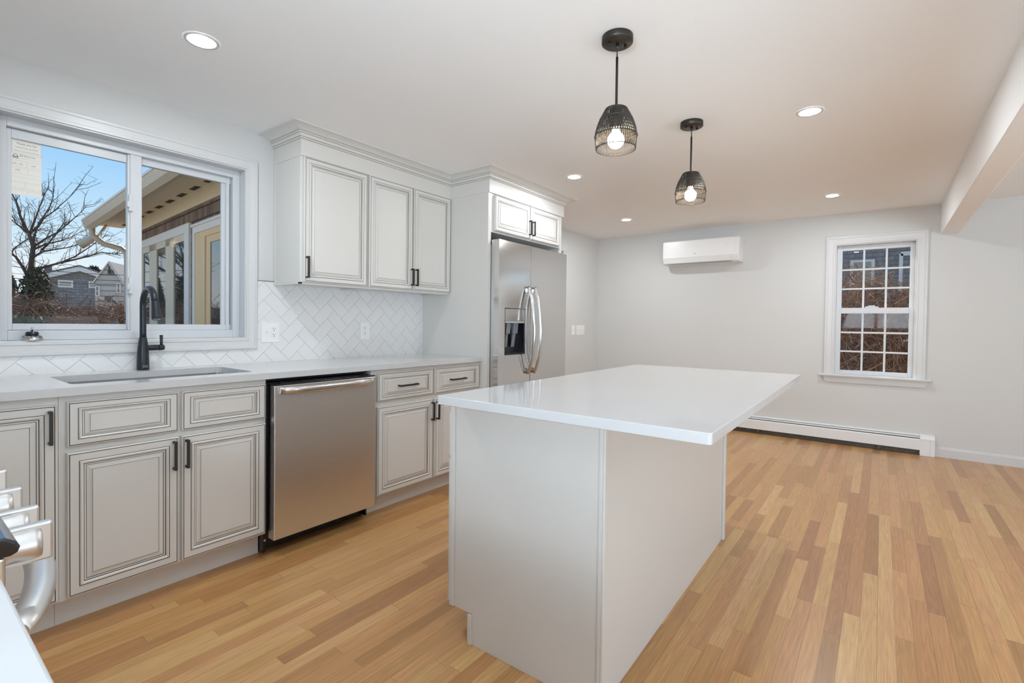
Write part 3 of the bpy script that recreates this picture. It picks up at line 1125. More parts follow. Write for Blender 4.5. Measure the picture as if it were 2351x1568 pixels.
lg.box(0.4265, 0.4365, yt - 0.0001, yt, 1.9105, 1.9115)
lg.box(0.4265, 0.4274, yt - 0.0001, yt, 1.9030, 1.9115)
lg.box(0.4312, 0.4320, yt - 0.0001, yt, 1.9030, 1.9115)
lg.box(0.4357, 0.4365, yt - 0.0001, yt, 1.9030, 1.9115)
obj('logo', lg, M_ink, st_)

# ------------------------------------------------------------------ upper cabinets and crown
YUF, YUD = 2.735, 2.713
up1 = thing('wall_cabinet', 'white single-door wall cabinet hung beside the window', 'cabinet', (1.77, 2.9, 1.388))
mb = MB()
mb.box(1.5415, 2.006, YUF + 0.002, YW - 0.0005, 1.400, 2.235)
mb.box(1.5415, 1.5575, YUF + 0.002, YW - 0.0005, 1.388, 1.400)
mb.box(1.5415, 2.006, YUF + 0.002, YUF + 0.022, 1.388, 1.400)
mb.box(1.5415, 1.556, YW - 0.02, YW - 0.0005, 1.388, 1.400)
obj('carcass', mb, M_cab, up1, bevel=0.0015)
obj('side_scribe', B(1.5375, 1.5415, YW - 0.022, YW - 0.0005, 1.389, 2.139), M_cab, up1)
d_ = front('door', 1.5580, 1.9985, 1.4015, 2.1355, YUF, up1, 0.86)
pull(d_, YUF - 0.02, (1.5715, 1.487), length=0.128)
up2 = thing('double_wall_cabinet', 'white two-door wall cabinet between the single one and the tall panel', 'cabinet', (2.40, 2.9, 1.388))
mb = MB()
mb.box(2.0065, 2.7825, YUF + 0.002, YW - 0.0005, 1.400, 2.235)
mb.box(2.0065, 2.7825, YUF + 0.002, YUF + 0.022, 1.388, 1.400)
mb.box(2.0065, 2.0225, YUF + 0.022, YW - 0.0005, 1.388, 1.400)
mb.box(2.7665, 2.7825, YUF + 0.022, YW - 0.0005, 1.388, 1.400)
obj('carcass', mb, M_cab, up2, bevel=0.0015)
da = front('door', 2.0175, 2.3915, 1.4025, 2.1375, YUF, up2, 0.86)
db = front('door', 2.4015, 2.7775, 1.4025, 2.1375, YUF, up2, 0.86)
pull(da, YUF - 0.02, (2.3780, 1.494), length=0.122)
pull(db, YUF - 0.02, (2.4190, 1.494), length=0.122)

# tall panels and cabinet around the refrigerator
PX0, PX1, PYF = 2.7835, 2.8175, 2.338
tp = thing('tall_end_panel', 'tall off white end panel between worktop and refrigerator', 'panel', (2.80, 2.7, 0))
obj('panel', B(PX0, PX0 + 0.019, PYF + 0.02, YW - 0.0005, 0.0, 2.235), M_cab, tp, bevel=0.0015)
obj('front_stile', B(PX0 - 0.0005, PX1, PYF, PYF + 0.02, 0.0, 2.235), M_cab, tp, bevel=0.0015)
EX0, EX1 = 3.7985, 3.818
tq = thing('narrow_end_panel', 'off white side panel right of the refrigerator under its cabinet', 'panel', (3.81, 2.7, 0))
obj('panel', B(EX0, EX1, PYF, YW - 0.0005, 0.0, 2.235), M_cab, tq, bevel=0.0015)
oc = thing('fridge_top_cabinet', 'white two-door cabinet above the refrigerator', 'cabinet', (3.31, 2.7, 1.85))
mb = MB()
mb.box(PX1 + 0.0005, EX0 - 0.0005, PYF + 0.003, YW - 0.0005, 1.850, 2.235)
obj('carcass', mb, M_cab, oc, bevel=0.0015)
da = front('door', 2.8450, 3.3000, 1.8640, 2.1300, PYF + 0.002, oc, 0.86)
db = front('door', 3.3120, 3.7600, 1.8640, 2.1330, PYF + 0.002, oc, 0.86)
pull(da, PYF - 0.018, (3.285, 1.952), length=0.120)
pull(db, PYF - 0.018, (3.334, 1.952), length=0.118)

cr = thing('crown_molding', 'white crown molding with dark glazed lines over the wall cabinets', 'molding', (2.6, 2.7, 2.139))
PATH = [(1.5375, YW - 0.001), (1.5375, 2.722), (2.7795, 2.722), (2.7795, 2.326), (3.838, 2.326), (3.838, YW - 0.001)]


def sweep(path, prof, mats):
    mb = MB()
    nrm = []
    for i in range(len(path) - 1):
        dx, dy = path[i + 1][0] - path[i][0], path[i + 1][1] - path[i][1]
        l = sqrt(dx * dx + dy * dy)
        nrm.append((dy / l, -dx / l))
    k = len(prof)
    base = 0
    for i, p in enumerate(path):
        if i == 0:
            o = nrm[0]
        elif i == len(path) - 1:
            o = nrm[-1]
        else:
            o = (nrm[i - 1][0] + nrm[i][0], nrm[i - 1][1] + nrm[i][1])
        mb.add([(p[0] + o[0] * d, p[1] + o[1] * d, z) for d, z in prof])
    for i in range(len(path) - 1):
        for j in range(k - 1):
            mb.face((i * k + j, (i + 1) * k + j, (i + 1) * k + j + 1, i * k + j + 1), mats[j])
    mb.face(list(reversed(range(k))), 0)
    mb.face([(len(path) - 1) * k + j for j in range(k)], 0)
    return mb


obj('fascia_board', sweep(PATH, [(-0.016, 2.139), (0.0, 2.139), (0.0, 2.2355), (-0.016, 2.2355), (-0.016, 2.139)], [0] * 4), M_cab, cr)
CP = [(-0.016, 2.2356), (0.001, 2.2356), (0.0005, 2.2372), (0.004, 2.2385), (0.007, 2.2425), (0.006, 2.2460), (0.0055, 2.2478), (0.011, 2.2495), (0.013, 2.2560), (0.014, 2.2650), (0.0135, 2.2668), (0.019, 2.2690), (0.021, 2.2725), (0.020, 2.2748), (0.0195, 2.2772), (0.028, 2.2800), (0.035, 2.2850), (0.047, 2.2905), (0.062, 2.2940), (0.078, 2.2955), (0.090, 2.2960), (0.092, 2.3025), (-0.016, 2.3025)]
CM = [0, 1, 0, 0, 0, 1, 0, 0, 0, 1, 0, 0, 0, 2, 0, 0, 0, 0, 0, 0, 0, 0]
obj('crown', sweep(PATH, CP, CM), [M_cab, M_glaze, M_glaze2], cr)

# ------------------------------------------------------------------ dishwasher
dw = thing('dishwasher', 'stainless dishwasher with arched bar handle between the base cabinets', 'dishwasher', (1.493, 2.7, 0))
obj('tub', B(1.196, 1.793, 2.418, 3.00, 0.105, 0.862), M_plastic_b, dw)
tb = MB()
tb.box(1.1865, 1.192, YDB, YDB + 0.06, 0.12, 0.882)
tb.box(1.1865, 1.8030, YDB + 0.03, YDB + 0.06, 0.866, 0.8825)
obj('side_gasket', tb, M_plastic_b, dw)
DWX0, DWX1, DWY = 1.200, 1.797, 2.357
dm = MB()
ns = 12
pr = []
for q in range(ns + 1):
    t = q / ns
    z = 0.088 + t * (0.846 - 0.088)
    pr.append((DWY - 0.004 * sin(pi * t) + (0.0 if t < 0.999 else 0.0), z))
pr = [(2.414, 0.088)] + pr + [(DWY + 0.004, 0.851), (2.414, 0.851)]
dm.prism(pr, 'x', DWX0, DWX1)
ddo = obj('door', dm, M_steel, dw, bevel=0.003)
tt = MB()
tt.box(DWX0 - 0.002, DWX1 + 0.002, DWY + 0.002, 2.416, 0.8515, 0.8575)
for q in range(9):
    tt.box(1.24 + q * 0.06, 1.275 + q * 0.06, 2.375, 2.385, 0.8575, 0.8605)
obj('control_strip', tt, M_plastic_b, ddo, bevel=0.001)
hm = MB()
prof = []
for q in range(25):
    t = q / 24
    x = 1.226 + t * (1.772 - 1.226)
    bow = 0.042 * (1 - (2 * t - 1) ** 4) + 0.004
    prof.append((x, bow))
for (x, bow), nxt in zip(prof, prof[1:]):
    pass
base = 0
sec = [(-0.0195, 0.0), (-0.0165, 0.0045), (-0.008, 0.008), (0.0, 0.009), (0.008, 0.008), (0.0165, 0.0045), (0.0195, 0.0), (0.0165, -0.0035), (-0.0165, -0.0035)]
ks = len(sec)
for (x, bow) in prof:
    for (dz, dn) in sec:
        hm.v.append((x, DWY - 0.002 - bow - dn, 0.8265 + dz * (0.95)))
for q in range(len(prof) - 1):
    for s in range(ks):
        j = (s + 1) % ks
        hm.face((q * ks + s, q * ks + j, (q + 1) * ks + j, (q + 1) * ks + s), 0, True)
hm.face(list(range(ks)))
hm.face([(len(prof) - 1) * ks + s for s in reversed(range(ks))])
obj('handle', hm, M_steel_s, ddo)
tk = MB()
tk.box(1.1875, 1.8025, 2.470, 2.490, 0.012, 0.104)
tk.box(1.1875, 1.200, 2.440, 2.470, 0.012, 0.104)
tk.box(1.790, 1.8025, 2.440, 2.470, 0.012, 0.104)
obj('toe_panel', tk, M_plastic_b, dw, bevel=0.001)
for xf in (1.225, 1.765):
    ft = MB()
    ft.lathe([(0.020, 0.0), (0.020, 0.008), (0.008, 0.010), (0.008, 0.1049)], (xf, 2.60, 0), 16)
    obj('foot', ft, M_steelside, dw)
sc_ = MB()
sc_.lathe([(0.006, 0), (0.006, 0.003), (0.002, 0.0035)], (1.196, 2.4385, 0.070), 12, 'y')
obj('screw', sc_, M_steel_s, dw)

# ------------------------------------------------------------------ refrigerator
rf = thing('refrigerator', 'stainless side-by-side refrigerator with ice dispenser and two curved handles', 'refrigerator', (3.30, 2.65, 0))
RX0, RX1, RYF = 2.8215, 3.7935, 2.262
obj('cabinet_body', B(RX0 + 0.002, RX1 - 0.002, RYF + 0.078, 2.99, 0.02, 1.755), M_steelside, rf, bevel=0.004)
kb = MB()
kb.box(RX0 + 0.01, RX1 - 0.01, RYF + 0.05, RYF + 0.077, 0.015, 0.095)
obj('base_grille', kb, M_plastic_b, rf)
XS = 3.2345
HX0, HX1, HZ0, HZ1 = 2.904, 3.160, 0.932, 1.283
dL = MB()
dL.box(RX0, HX0, RYF, RYF + 0.072, 0.10, 1.792)
dL.box(HX1, XS - 0.003, RYF, RYF + 0.072, 0.10, 1.792)
dL.box(HX0, HX1, RYF, RYF + 0.072, 0.10, HZ0)
dL.box(HX0, HX1, RYF, RYF + 0.072, HZ1, 1.792)
dL.box(HX0, HX1, RYF + 0.066, RYF + 0.072, HZ0, HZ1)
dLo = obj('door', dL, M_fridge, rf)
dsp = MB()
dsp.box(HX0 + 0.002, HX1 - 0.002, RYF + 0.001, RYF + 0.05, 1.190, HZ1 - 0.002)
dso = obj('dispenser_panel', dsp, M_fridge, dLo, bevel=0.002)
obj('dispenser_lip', B(HX0 + 0.002, HX1 - 0.002, RYF + 0.003, RYF + 0.05, 1.172, 1.1895), M_steelside, dLo, bevel=0.002)
rc = MB()
rc.box(HX0 + 0.001, HX1 - 0.001, RYF + 0.060, RYF + 0.0655, HZ0 + 0.001, 1.171)
rc.box(HX0 + 0.001, HX0 + 0.006, RYF + 0.003, RYF + 0.060, HZ0 + 0.001, 1.171)
rc.box(HX1 - 0.006, HX1 - 0.001, RYF + 0.003, RYF + 0.060, HZ0 + 0.001, 1.171)
rc.box(HX0 + 0.006, HX1 - 0.006, RYF + 0.003, RYF + 0.060, HZ0 + 0.001, HZ0 + 0.010)
obj('dispenser_recess', rc, M_plastic_b, dLo)
for (xa, wd) in ((2.945, 0.05), (3.03, 0.06)):
    pdm = MB()
    pdm.prism([(RYF + 0.012, 1.171), (RYF + 0.045, 1.171), (RYF + 0.034, 1.095), (RYF + 0.022, 1.090)], 'x', xa, xa + wd)
    pdm.prism([(RYF + 0.030, 1.092), (RYF + 0.036, 1.092), (RYF + 0.052, 0.985), (RYF + 0.046, 0.985)], 'x', xa + 0.01, xa + wd - 0.01)
    obj('dispenser_paddle', pdm, M_clear, dLo, bevel=0.002)
rim = MB()
rim.rings((HX0 - 0.004, RYF, HZ0 - 0.004), (1, 0, 0), (0, 0, 1), (0, -1, 0), HX1 - HX0 + 0.008, HZ1 - HZ0 + 0.008, [(0, 0, 0, 0, 0.0, 0), (0.001, 0.001, 0.001, 0.001, 0.002, 0), (0.003, 0.003, 0.003, 0.003, 0.002, 0), (0.004, 0.004, 0.004, 0.004, 0.0, 0)])
obj('dispenser_rim', rim, M_plastic_b, dLo)
dR = MB()
dR.box(XS + 0.003, RX1, RYF, RYF + 0.072, 0.10, 1.792)
dRo = obj('door', dR, M_fridge, rf, bevel=0.005, seg=3)
obj('door_gap', B(XS - 0.003, XS + 0.003, RYF + 0.03, RYF + 0.077, 0.10, 1.79), M_slot, rf)
for (xx, pd) in ((3.186, dLo), (3.277, dRo)):
    hh = MB()
    pz = []
    for q in range(27):
        t = q / 26
        z = 0.772 + t * (1.462 - 0.772)
        bow = 0.066 * (1 - (2 * t - 1) ** 2) ** 0.75 + 0.010
        pz.append((xx, RYF - bow, z))
    hh.tube(pz, 0.0150, 14, sq=(0.80, 1.0))
    hh.box(xx - 0.010, xx + 0.010, RYF - 0.012, RYF + 0.001, 0.785, 0.815)
    hh.box(xx - 0.010, xx + 0.010, RYF - 0.012, RYF + 0.001, 1.42, 1.45)
    obj('handle', hh, M_steel_s, pd)
hg = MB()
hg.box(RX0 + 0.004, RX0 + 0.045, RYF + 0.085, RYF + 0.16, 1.7555, 1.783)
obj('hinge_cover', hg, M_plastic_b, rf, bevel=0.004)

# ------------------------------------------------------------------ island (turned a hair off the room)
isl = thing('kitchen_island', 'off white island cabinet with plain end panel standing on the oak floor', 'island', (1.328, 0.655, 0), 0.012, local=True)
LX, LY = 1.512, 0.605       # length, depth to the face frame (local x away from camera, local y to kitchen wall)
obj('back_panel', B(0.012, LX - 0.002, 0.004, 0.016, 0.0, 0.883), M_cab, isl)
ep = MB()
ep.prism([(0.0, 0.0), (0.512, 0.0), (0.512, 0.112), (0.600, 0.112), (0.600, 0.883), (0.0, 0.883)], 'x', 0.0, 0.012)
obj('end_panel', ep, M_cab, isl, bevel=0.0012)
ep = MB()
ep.prism([(0.0, 0.0), (0.512, 0.0), (0.512, 0.112), (0.600, 0.112), (0.600, 0.883), (0.0, 0.883)], 'x', LX - 0.012, LX)
obj('end_panel', ep, M_cab, isl, bevel=0.0012)
obj('corner_trim', B(-0.005, 0.014, -0.008, 0.0, 0.0, 0.883), M_cab, isl, bevel=0.002)
obj('corner_trim', B(-0.005, 0.0, 0.0, 0.012, 0.0, 0.883), M_cab, isl, bevel=0.0015)
obj('corner_trim', B(LX - 0.020, LX + 0.006, -0.008, 0.0035, 0.0, 0.883), M_cab, isl, bevel=0.002)
obj('face_frame', B(-0.003, LX + 0.003, LY - 0.004, LY + 0.018, 0.112, 0.883), M_cab, isl, bevel=0.0012)
obj('toe_kick', B(0.002, LX - 0.002, 0.500, 0.512, 0.0, 0.112), M_cab, isl)
obj('toe_trim', B(-0.006, 0.004, 0.5125, 0.529, 0.0, 0.108), M_cab, isl, bevel=0.0015)
obj('cabinet_box', B(0.013, LX - 0.013, 0.017, LY - 0.005, 0.114, 0.88), M_cab, isl)


def front_b(name, x0, x1, z0, z1, yb, parent, ku, kv):
    """The same raised panel facing +y."""
    mb = MB()
    rs = []
    for (i, d, mt) in BASE_P:
        iu = i if i < 0.009 else 0.008 + (i - 0.008) * ku
        iv = i if i < 0.009 else 0.008 + (i - 0.008) * kv
        rs.append((iu, iu, iv, iv, d, mt))
    mb.rings((x1, yb, z0), (-1, 0, 0), (0, 0, 1), (0, 1, 0), x1 - x0, z1 - z0, rs, cap=0)
    return obj(name, mb, [M_cab, M_glaze, M_glaze2], parent)


for (xa, xb, hx) in ((0.008, 0.370, 0.352), (0.380, 0.742, 0.398), (0.770, 1.132, 1.114), (1.142, 1.504, 1.160)):
    d_ = front_b('drawer', xa, xb, 0.669, 0.835, LY + 0.018, isl, 0.92, 0.68)
    pull(d_, LY + 0.038, ((xa + xb) / 2, 0.752), True, 0.15, sgn=1)
    d_ = front_b('door', xa, xb, 0.119, 0.657, LY + 0.018, isl, 1.0, 1.0)
    pull(d_, LY + 0.038, (hx, 0.575), sgn=1)

ict = thing('island_worktop', 'white quartz island top overhanging on the right', 'worktop', (1.328, 0.655, 0.884), 0.012, local=True)
im = MB()
ix0, ix1, iy0, iy1, ir = -0.112, 1.702, -0.334, 0.592, 0.012
out = []
for (cx, cy, a0) in ((ix1 - ir, iy1 - ir, 0), (ix0 + ir, iy1 - ir, pi / 2), (ix0 + ir, iy0 + ir, pi), (ix1 - ir, iy0 + ir, 1.5 * pi)):
    for q in range(6):
        a = a0 + pi / 2 * q / 5
        out.append((cx + ir * cos(a), cy + ir * sin(a)))
im.prism(out, 'z', 0.0, 0.030)
obj('slab', im, M_quartz, ict, bevel=0.002, seg=3, ang=60)

# ------------------------------------------------------------------ range, near cabinet and near worktop
rg = thing('range', 'stainless kitchen range with front knobs at the lower left edge', 'range', (-0.24, 1.18, 0))
GX, GY0, GY1 = 0.060, 0.802, 1.558
obj('oven_body', B(XB + 0.01, GX, GY0, GY1, 0.02, 0.893), M_steel_s, rg, bevel=0.002)
dm = MB()
dm.prism([(GX + 0.001, 0.235), (GX + 0.038, 0.235), (GX + 0.040, 0.50), (GX + 0.038, 0.790), (GX + 0.001, 0.790)], 'y', GY0 + 0.004, GY1 - 0.004)
dgo = obj('oven_door', dm, M_steel, rg, bevel=0.004)
obj('oven_window', B(GX + 0.0405, GX + 0.0425, GY0 + 0.12, GY1 - 0.12, 0.36, 0.68), M_gloss_b, dgo, bevel=0.001)
obj('warming_drawer', B(GX + 0.001, GX + 0.036, GY0 + 0.004, GY1 - 0.004, 0.06, 0.228), M_steel, rg, bevel=0.004)
cp = MB()
cp.prism([(GX + 0.001, 0.796), (GX + 0.036, 0.796), (GX + 0.036, 0.893), (GX + 0.001, 0.893)], 'y', GY0 + 0.002, GY1 - 0.002)
cpo = obj('control_panel', cp, M_steel, rg, bevel=0.003)
ck = MB()
ck.prism([(XB + 0.01, 0.894), (GX + 0.040, 0.894), (GX + 0.046, 0.897), (GX + 0.048, 0.903), (GX + 0.045, 0.910), (GX + 0.036, 0.9165), (GX + 0.02, 0.918), (XB + 0.01, 0.918)], 'y', GY0 - 0.001, GY1 + 0.001)
obj('cooktop', ck, M_gloss_b, rg, bevel=0.003, seg=3, ang=50)
for (ya) in (0.955, 1.045, 1.18, 1.335, 1.425):
    kn = MB()
    zc_ = 0.853
    kn.lathe([(0.0285, 0.0), (0.0290, 0.006), (0.0240, 0.010), (0.0222, 0.024), (0.0235, 0.046), (0.0210, 0.054), (0.0, 0.055)], (GX + 0.0345, ya, zc_), 28, 'x', mat=0)
    kno = obj('knob', kn, M_steel_k, cpo)
    kg = MB()
    kg.box(GX + 0.046, GX + 0.101, ya - 0.0075, ya + 0.0075, zc_ - 0.027, zc_ + 0.027)
    obj('knob_grip', kg, M_steel_k, kno, bevel=0.003)
hh = MB()
ph = []
for q in range(25):
    t = q / 24
    y = 0.885 + t * (1.475 - 0.885)
    ph.append((GX + 0.050 + 0.064 * (1 - (2 * t - 1) ** 2) ** 0.8, y, 0.765))
hh.tube(ph, 0.019, 14, sq=(0.70, 1.0))
hh.box(GX + 0.030, GX + 0.052, 0.880, 0.905, 0.756, 0.774)
hh.box(GX + 0.030, GX + 0.052, 1.455, 1.480, 0.756, 0.774)
obj('handle', hh, M_steel_k, dgo)

nc = thing('near_base_cabinet', 'off white base cabinet under the worktop nearest the camera', 'cabinet', (-0.25, 0.0, 0))
mb = MB()
mb.box(XB + 0.005, 0.035, -0.75, 0.796, 0.115, 0.883)
obj('carcass', mb, M_cab, nc)
obj('toe_kick', B(XB + 0.005, -0.04, -0.75, 0.796, 0.0, 0.115), M_cab, nc)
for (ya, yb) in ((-0.74, -0.24), (-0.22, 0.28), (0.30, 0.79)):
    mb = MB()
    rs = [(i if i < 0.009 else 0.008 + (i - 0.008), i if i < 0.009 else i, i, i, d, mt) for (i, d, mt) in BASE_P]
    mb.rings((0.0355, ya, 0.126), (0, 1, 0), (0, 0, 1), (1, 0, 0), yb - ya, 0.73, rs, cap=0)
    obj('door', mb, [M_cab, M_glaze, M_glaze2], nc)
nt_ = obj('near_worktop', B(XB + 0.003, 0.0795, -0.78, 0.7965, 0.8835, CT), M_quartz, origin=(-0.26, 0, 0.8835), bevel=0.003, seg=3)
set_props(nt_, 'white quartz worktop in the near lower left corner beside the range', 'worktop')


# ------------------------------------------------------------------ wall plates
def outlet(xc, zc_, yf, w, h, name, label, duplex_x, toggles=(), grp=None):
    t = thing(name, label, 'switch plate' if not duplex_x else 'outlet', (xc, yf, zc_), group=grp)
    pm = MB()
    pm.box(xc - w / 2, xc + w / 2, yf - 0.006, yf - 0.0002, zc_ - h / 2, zc_ + h / 2)
    po = obj('cover_plate', pm, M_plate, t, bevel=0.003, seg=3)
    for dx in duplex_x:
        rm = MB()
        rm.box(xc + dx - 0.0165, xc + dx + 0.0165, yf - 0.0078, yf - 0.0058, zc_ - 0.034, zc_ + 0.034)
        ro = obj('receptacle', rm, M_plate, t, bevel=0.001)
        sm = MB()
        for dz in (0.018, -0.018):
            sm.box(xc + dx - 0.0072, xc + dx - 0.0048, yf - 0.0083, yf - 0.0076, zc_ + dz + 0.002, zc_ + dz + 0.010)
            sm.box(xc + dx + 0.0050, xc + dx + 0.0070, yf - 0.0083, yf - 0.0076, zc_ + dz + 0.002, zc_ + dz + 0.009)
            sm.lathe([(0.0028, 0), (0.0028, 0.0006)], (xc + dx, yf - 0.0083, zc_ + dz - 0.006), 10, 'y')
        obj('slots', sm, M_slot, ro)
    for dx in toggles:
        sm = MB()
        sm.box(xc + dx - 0.005, xc + dx + 0.005, yf - 0.0078, yf - 0.0058, zc_ - 0.012, zc_ + 0.012)
        sm.box(xc + dx - 0.004, xc + dx + 0.004, yf - 0.0165, yf - 0.0078, zc_ + 0.001, zc_ + 0.009)
        obj('toggle', sm, M_plate, t, bevel=0.001)
    return t


outlet(1.5155, 1.096, YW - 0.0106, 0.116, 0.126, 'wall_outlet', 'white double outlet and switch plate on the tile beside the window casing', (0.022,), (-0.024,))
outlet(2.2120, 1.101, YW - 0.0106, 0.082, 0.124, 'wall_outlet', 'white single outlet plate on the tile under the two-door wall cabinet', (0.0,))
outlet(5.272, 1.094, YW, 0.078, 0.118, 'light_switch', 'narrow white switch plate beside the doorway casing', (), (0.0,))
outlet(5.452, 1.094, YW, 0.205, 0.122, 'light_switch', 'wide white triple switch plate nearer the room corner', (), (-0.046, 0.0, 0.046))

# ------------------------------------------------------------------ mini split on the far wall
ac = thing('air_conditioner', 'white mini split air conditioner mounted high on the far wall', 'air conditioner', (XF, 1.67, 1.88))
AY0, AY1 = 1.246, 2.086
AX = 5.700
am = MB()
am.prism([(XF - 0.001, 1.880), (5.755, 1.880), (AX + 0.028, 1.892), (AX + 0.006, 1.935), (AX + 0.001, 1.950), (AX, 2.135), (AX + 0.012, 2.150), (XF - 0.001, 2.152)], 'y', AY0, AY1)
aco = obj('body', am, M_plate, ac, bevel=0.006, seg=3)
fm = MB()
fm.prism([(AX - 0.0045, 1.952), (AX - 0.0015, 1.952), (AX - 0.0015, 2.136), (AX - 0.0045, 2.140)], 'y', AY0 + 0.05, AY1 - 0.012)
obj('front_panel', fm, M_plate, ac, bevel=0.001)
lm = MB()
lm.prism([(AX - 0.001, 1.944), (AX + 0.004, 1.948), (AX + 0.022, 1.897), (AX + 0.017, 1.893)], 'y', AY0 + 0.075, AY1 - 0.045)
obj('louver', lm, M_heater, ac, bevel=0.001)
lgm = MB()
lgm.box(5.7270, 5.7550, AY0 + 0.080, AY1 - 0.050, 1.8785, 1.8800)
obj('louver_gap', lgm, M_ink2, ac)
ag = MB()
ag.box(AX - 0.0052, AX - 0.0044, 1.700, 1.727, 1.985, 1.992)
obj('logo', ag, M_ink2, ac)
al = MB()
al.box(AX - 0.0052, AX - 0.0044, 1.964, 2.026, 2.118, 2.123)
obj('status_light', al, M_led, ac)
for yy, zz in ((1.435, 2.07),):
    obj('status_light', B(AX - 0.0052, AX - 0.0044, yy - 0.003, yy + 0.003, zz - 0.003, zz + 0.003), M_led, ac)

# ------------------------------------------------------------------ baseboard heater
bh = thing('baseboard_heater', 'long white baseboard heater along the far wall under the window', 'heater', (XF, 1.2, 0))
HY0, HY1 = -0.303, 2.95
bm2 = MB()
bm2.box(XF - 0.008, XF - 0.0005, HY0, HY1, 0.012, 0.186)
bm2.prism([(XF - 0.008, 0.186), (XF - 0.008, 0.176), (XF - 0.024, 0.172), (XF - 0.026, 0.177), (XF - 0.010, 0.186)], 'y', HY0, HY1)
bho = obj('back_plate', bm2, M_heater, bh)
cvm = MB()
cvm.prism([(XF - 0.060, 0.050), (XF - 0.0645, 0.050), (XF - 0.0645, 0.142), (XF - 0.058, 0.152), (XF - 0.054, 0.149), (XF - 0.060, 0.140)], 'y', HY0, HY1)
obj('front_cover', cvm, M_heater, bh)
dmp = MB()
dmp.prism([(XF - 0.052, 0.160), (XF - 0.049, 0.163), (XF - 0.030, 0.168), (XF - 0.030, 0.165)], 'y', HY0, HY1)
obj('damper', dmp, M_heater, bh)
fn = MB()
fn.box(XF - 0.055, XF - 0.009, HY0, HY1, 0.060, 0.130)
fn.box(XF - 0.050, XF - 0.009, HY0, HY1, 0.130, 0.158)
fn.box(XF - 0.030, XF - 0.009, HY0, HY1, 0.002, 0.060)
obj('fin_tube', fn, M_fin, bh)
for yy in (0.0, 1.05, 2.1):
    obj('bracket', B(XF - 0.058, XF - 0.030, yy - 0.012, yy + 0.012, 0.012, 0.048), M_fin, bh)
ec = MB()
ec.prism([(XF - 0.0005, 0.0), (XF - 0.068, 0.0), (XF - 0.068, 0.152), (XF - 0.050, 0.176), (XF - 0.026, 0.190), (XF - 0.0005, 0.190)], 'y', -0.407, -0.301)
eco = obj('end_cap', ec, M_heater, bh, bevel=0.003)
obj('seam', B(XF - 0.0686, XF - 0.0679, -0.373, -0.3715, 0.0, 0.150), M_ink2, eco)
obj('seam', B(XF - 0.0686, XF - 0.0679, -0.406, -0.302, 0.1495, 0.1508), M_ink2, eco)

# ------------------------------------------------------------------ pendants
p1 = thing('pendant_lamp', 'black rattan pendant lamp nearest the camera, larger of the two over the island', 'pendant lamp', (1.790, 0.852, ZC), group='pendant lamps over the island')
px, py = 1.790, 0.852
mb = MB()
mb.lathe([(0.060, ZC - 0.0003), (0.0605, ZC - 0.004), (0.0605, ZC - 0.024), (0.058, ZC - 0.0265), (0.0, ZC - 0.0265)], (px, py, 0), 40)
cno = obj('canopy', mb, M_bronze, p1)
for sg in (-1, 1):
    mb = MB()
    ca, sa = cos(0.95), sin(0.95)
    mb.lathe([(0.0042, ZC - 0.036), (0.0048, ZC - 0.034), (0.0048, ZC - 0.0266)], (px + sg * 0.036 * sa, py - sg * 0.036 * ca, 0), 12)
    obj('canopy_screw', mb, M_plastic_b, cno)
mb = MB()
mb.lathe([(0.0062, ZC - 0.0266), (0.0062, ZC - 0.044), (0.0035, ZC - 0.046), (0.0026, ZC - 0.050), (0.0026, 2.224)], (px, py, 0), 14)
obj('cord', mb, M_plastic_b, p1)
mb = MB()
mb.lathe([(0.0026, 2.2245), (0.0050, 2.223), (0.0050, 2.034), (0.0050, 2.030)], (px, py, 0), 16)
obj('rod', mb, M_bronze, p1)
mb = MB()
mb.lathe([(0.005, 2.0295), (0.024, 2.024), (0.0255, 2.018), (0.0255, 1.946), (0.0235, 1.944), (0.0, 1.944)], (px, py, 0), 24)
obj('socket', mb, M_bronze, p1)
mb = MB()
bp_ = [(0.013, 1.9435), (0.0155, 1.934)]
for q in range(0, 15):
    a = radians(60) - q / 14 * radians(150)
    bp_.append((0.0325 * cos(a) if q < 14 else 0.0, 1.899 + 0.0325 * sin(a)))
mb.lathe(bp_, (px, py, 0), 28)
obj('bulb', mb, M_bulb, p1)


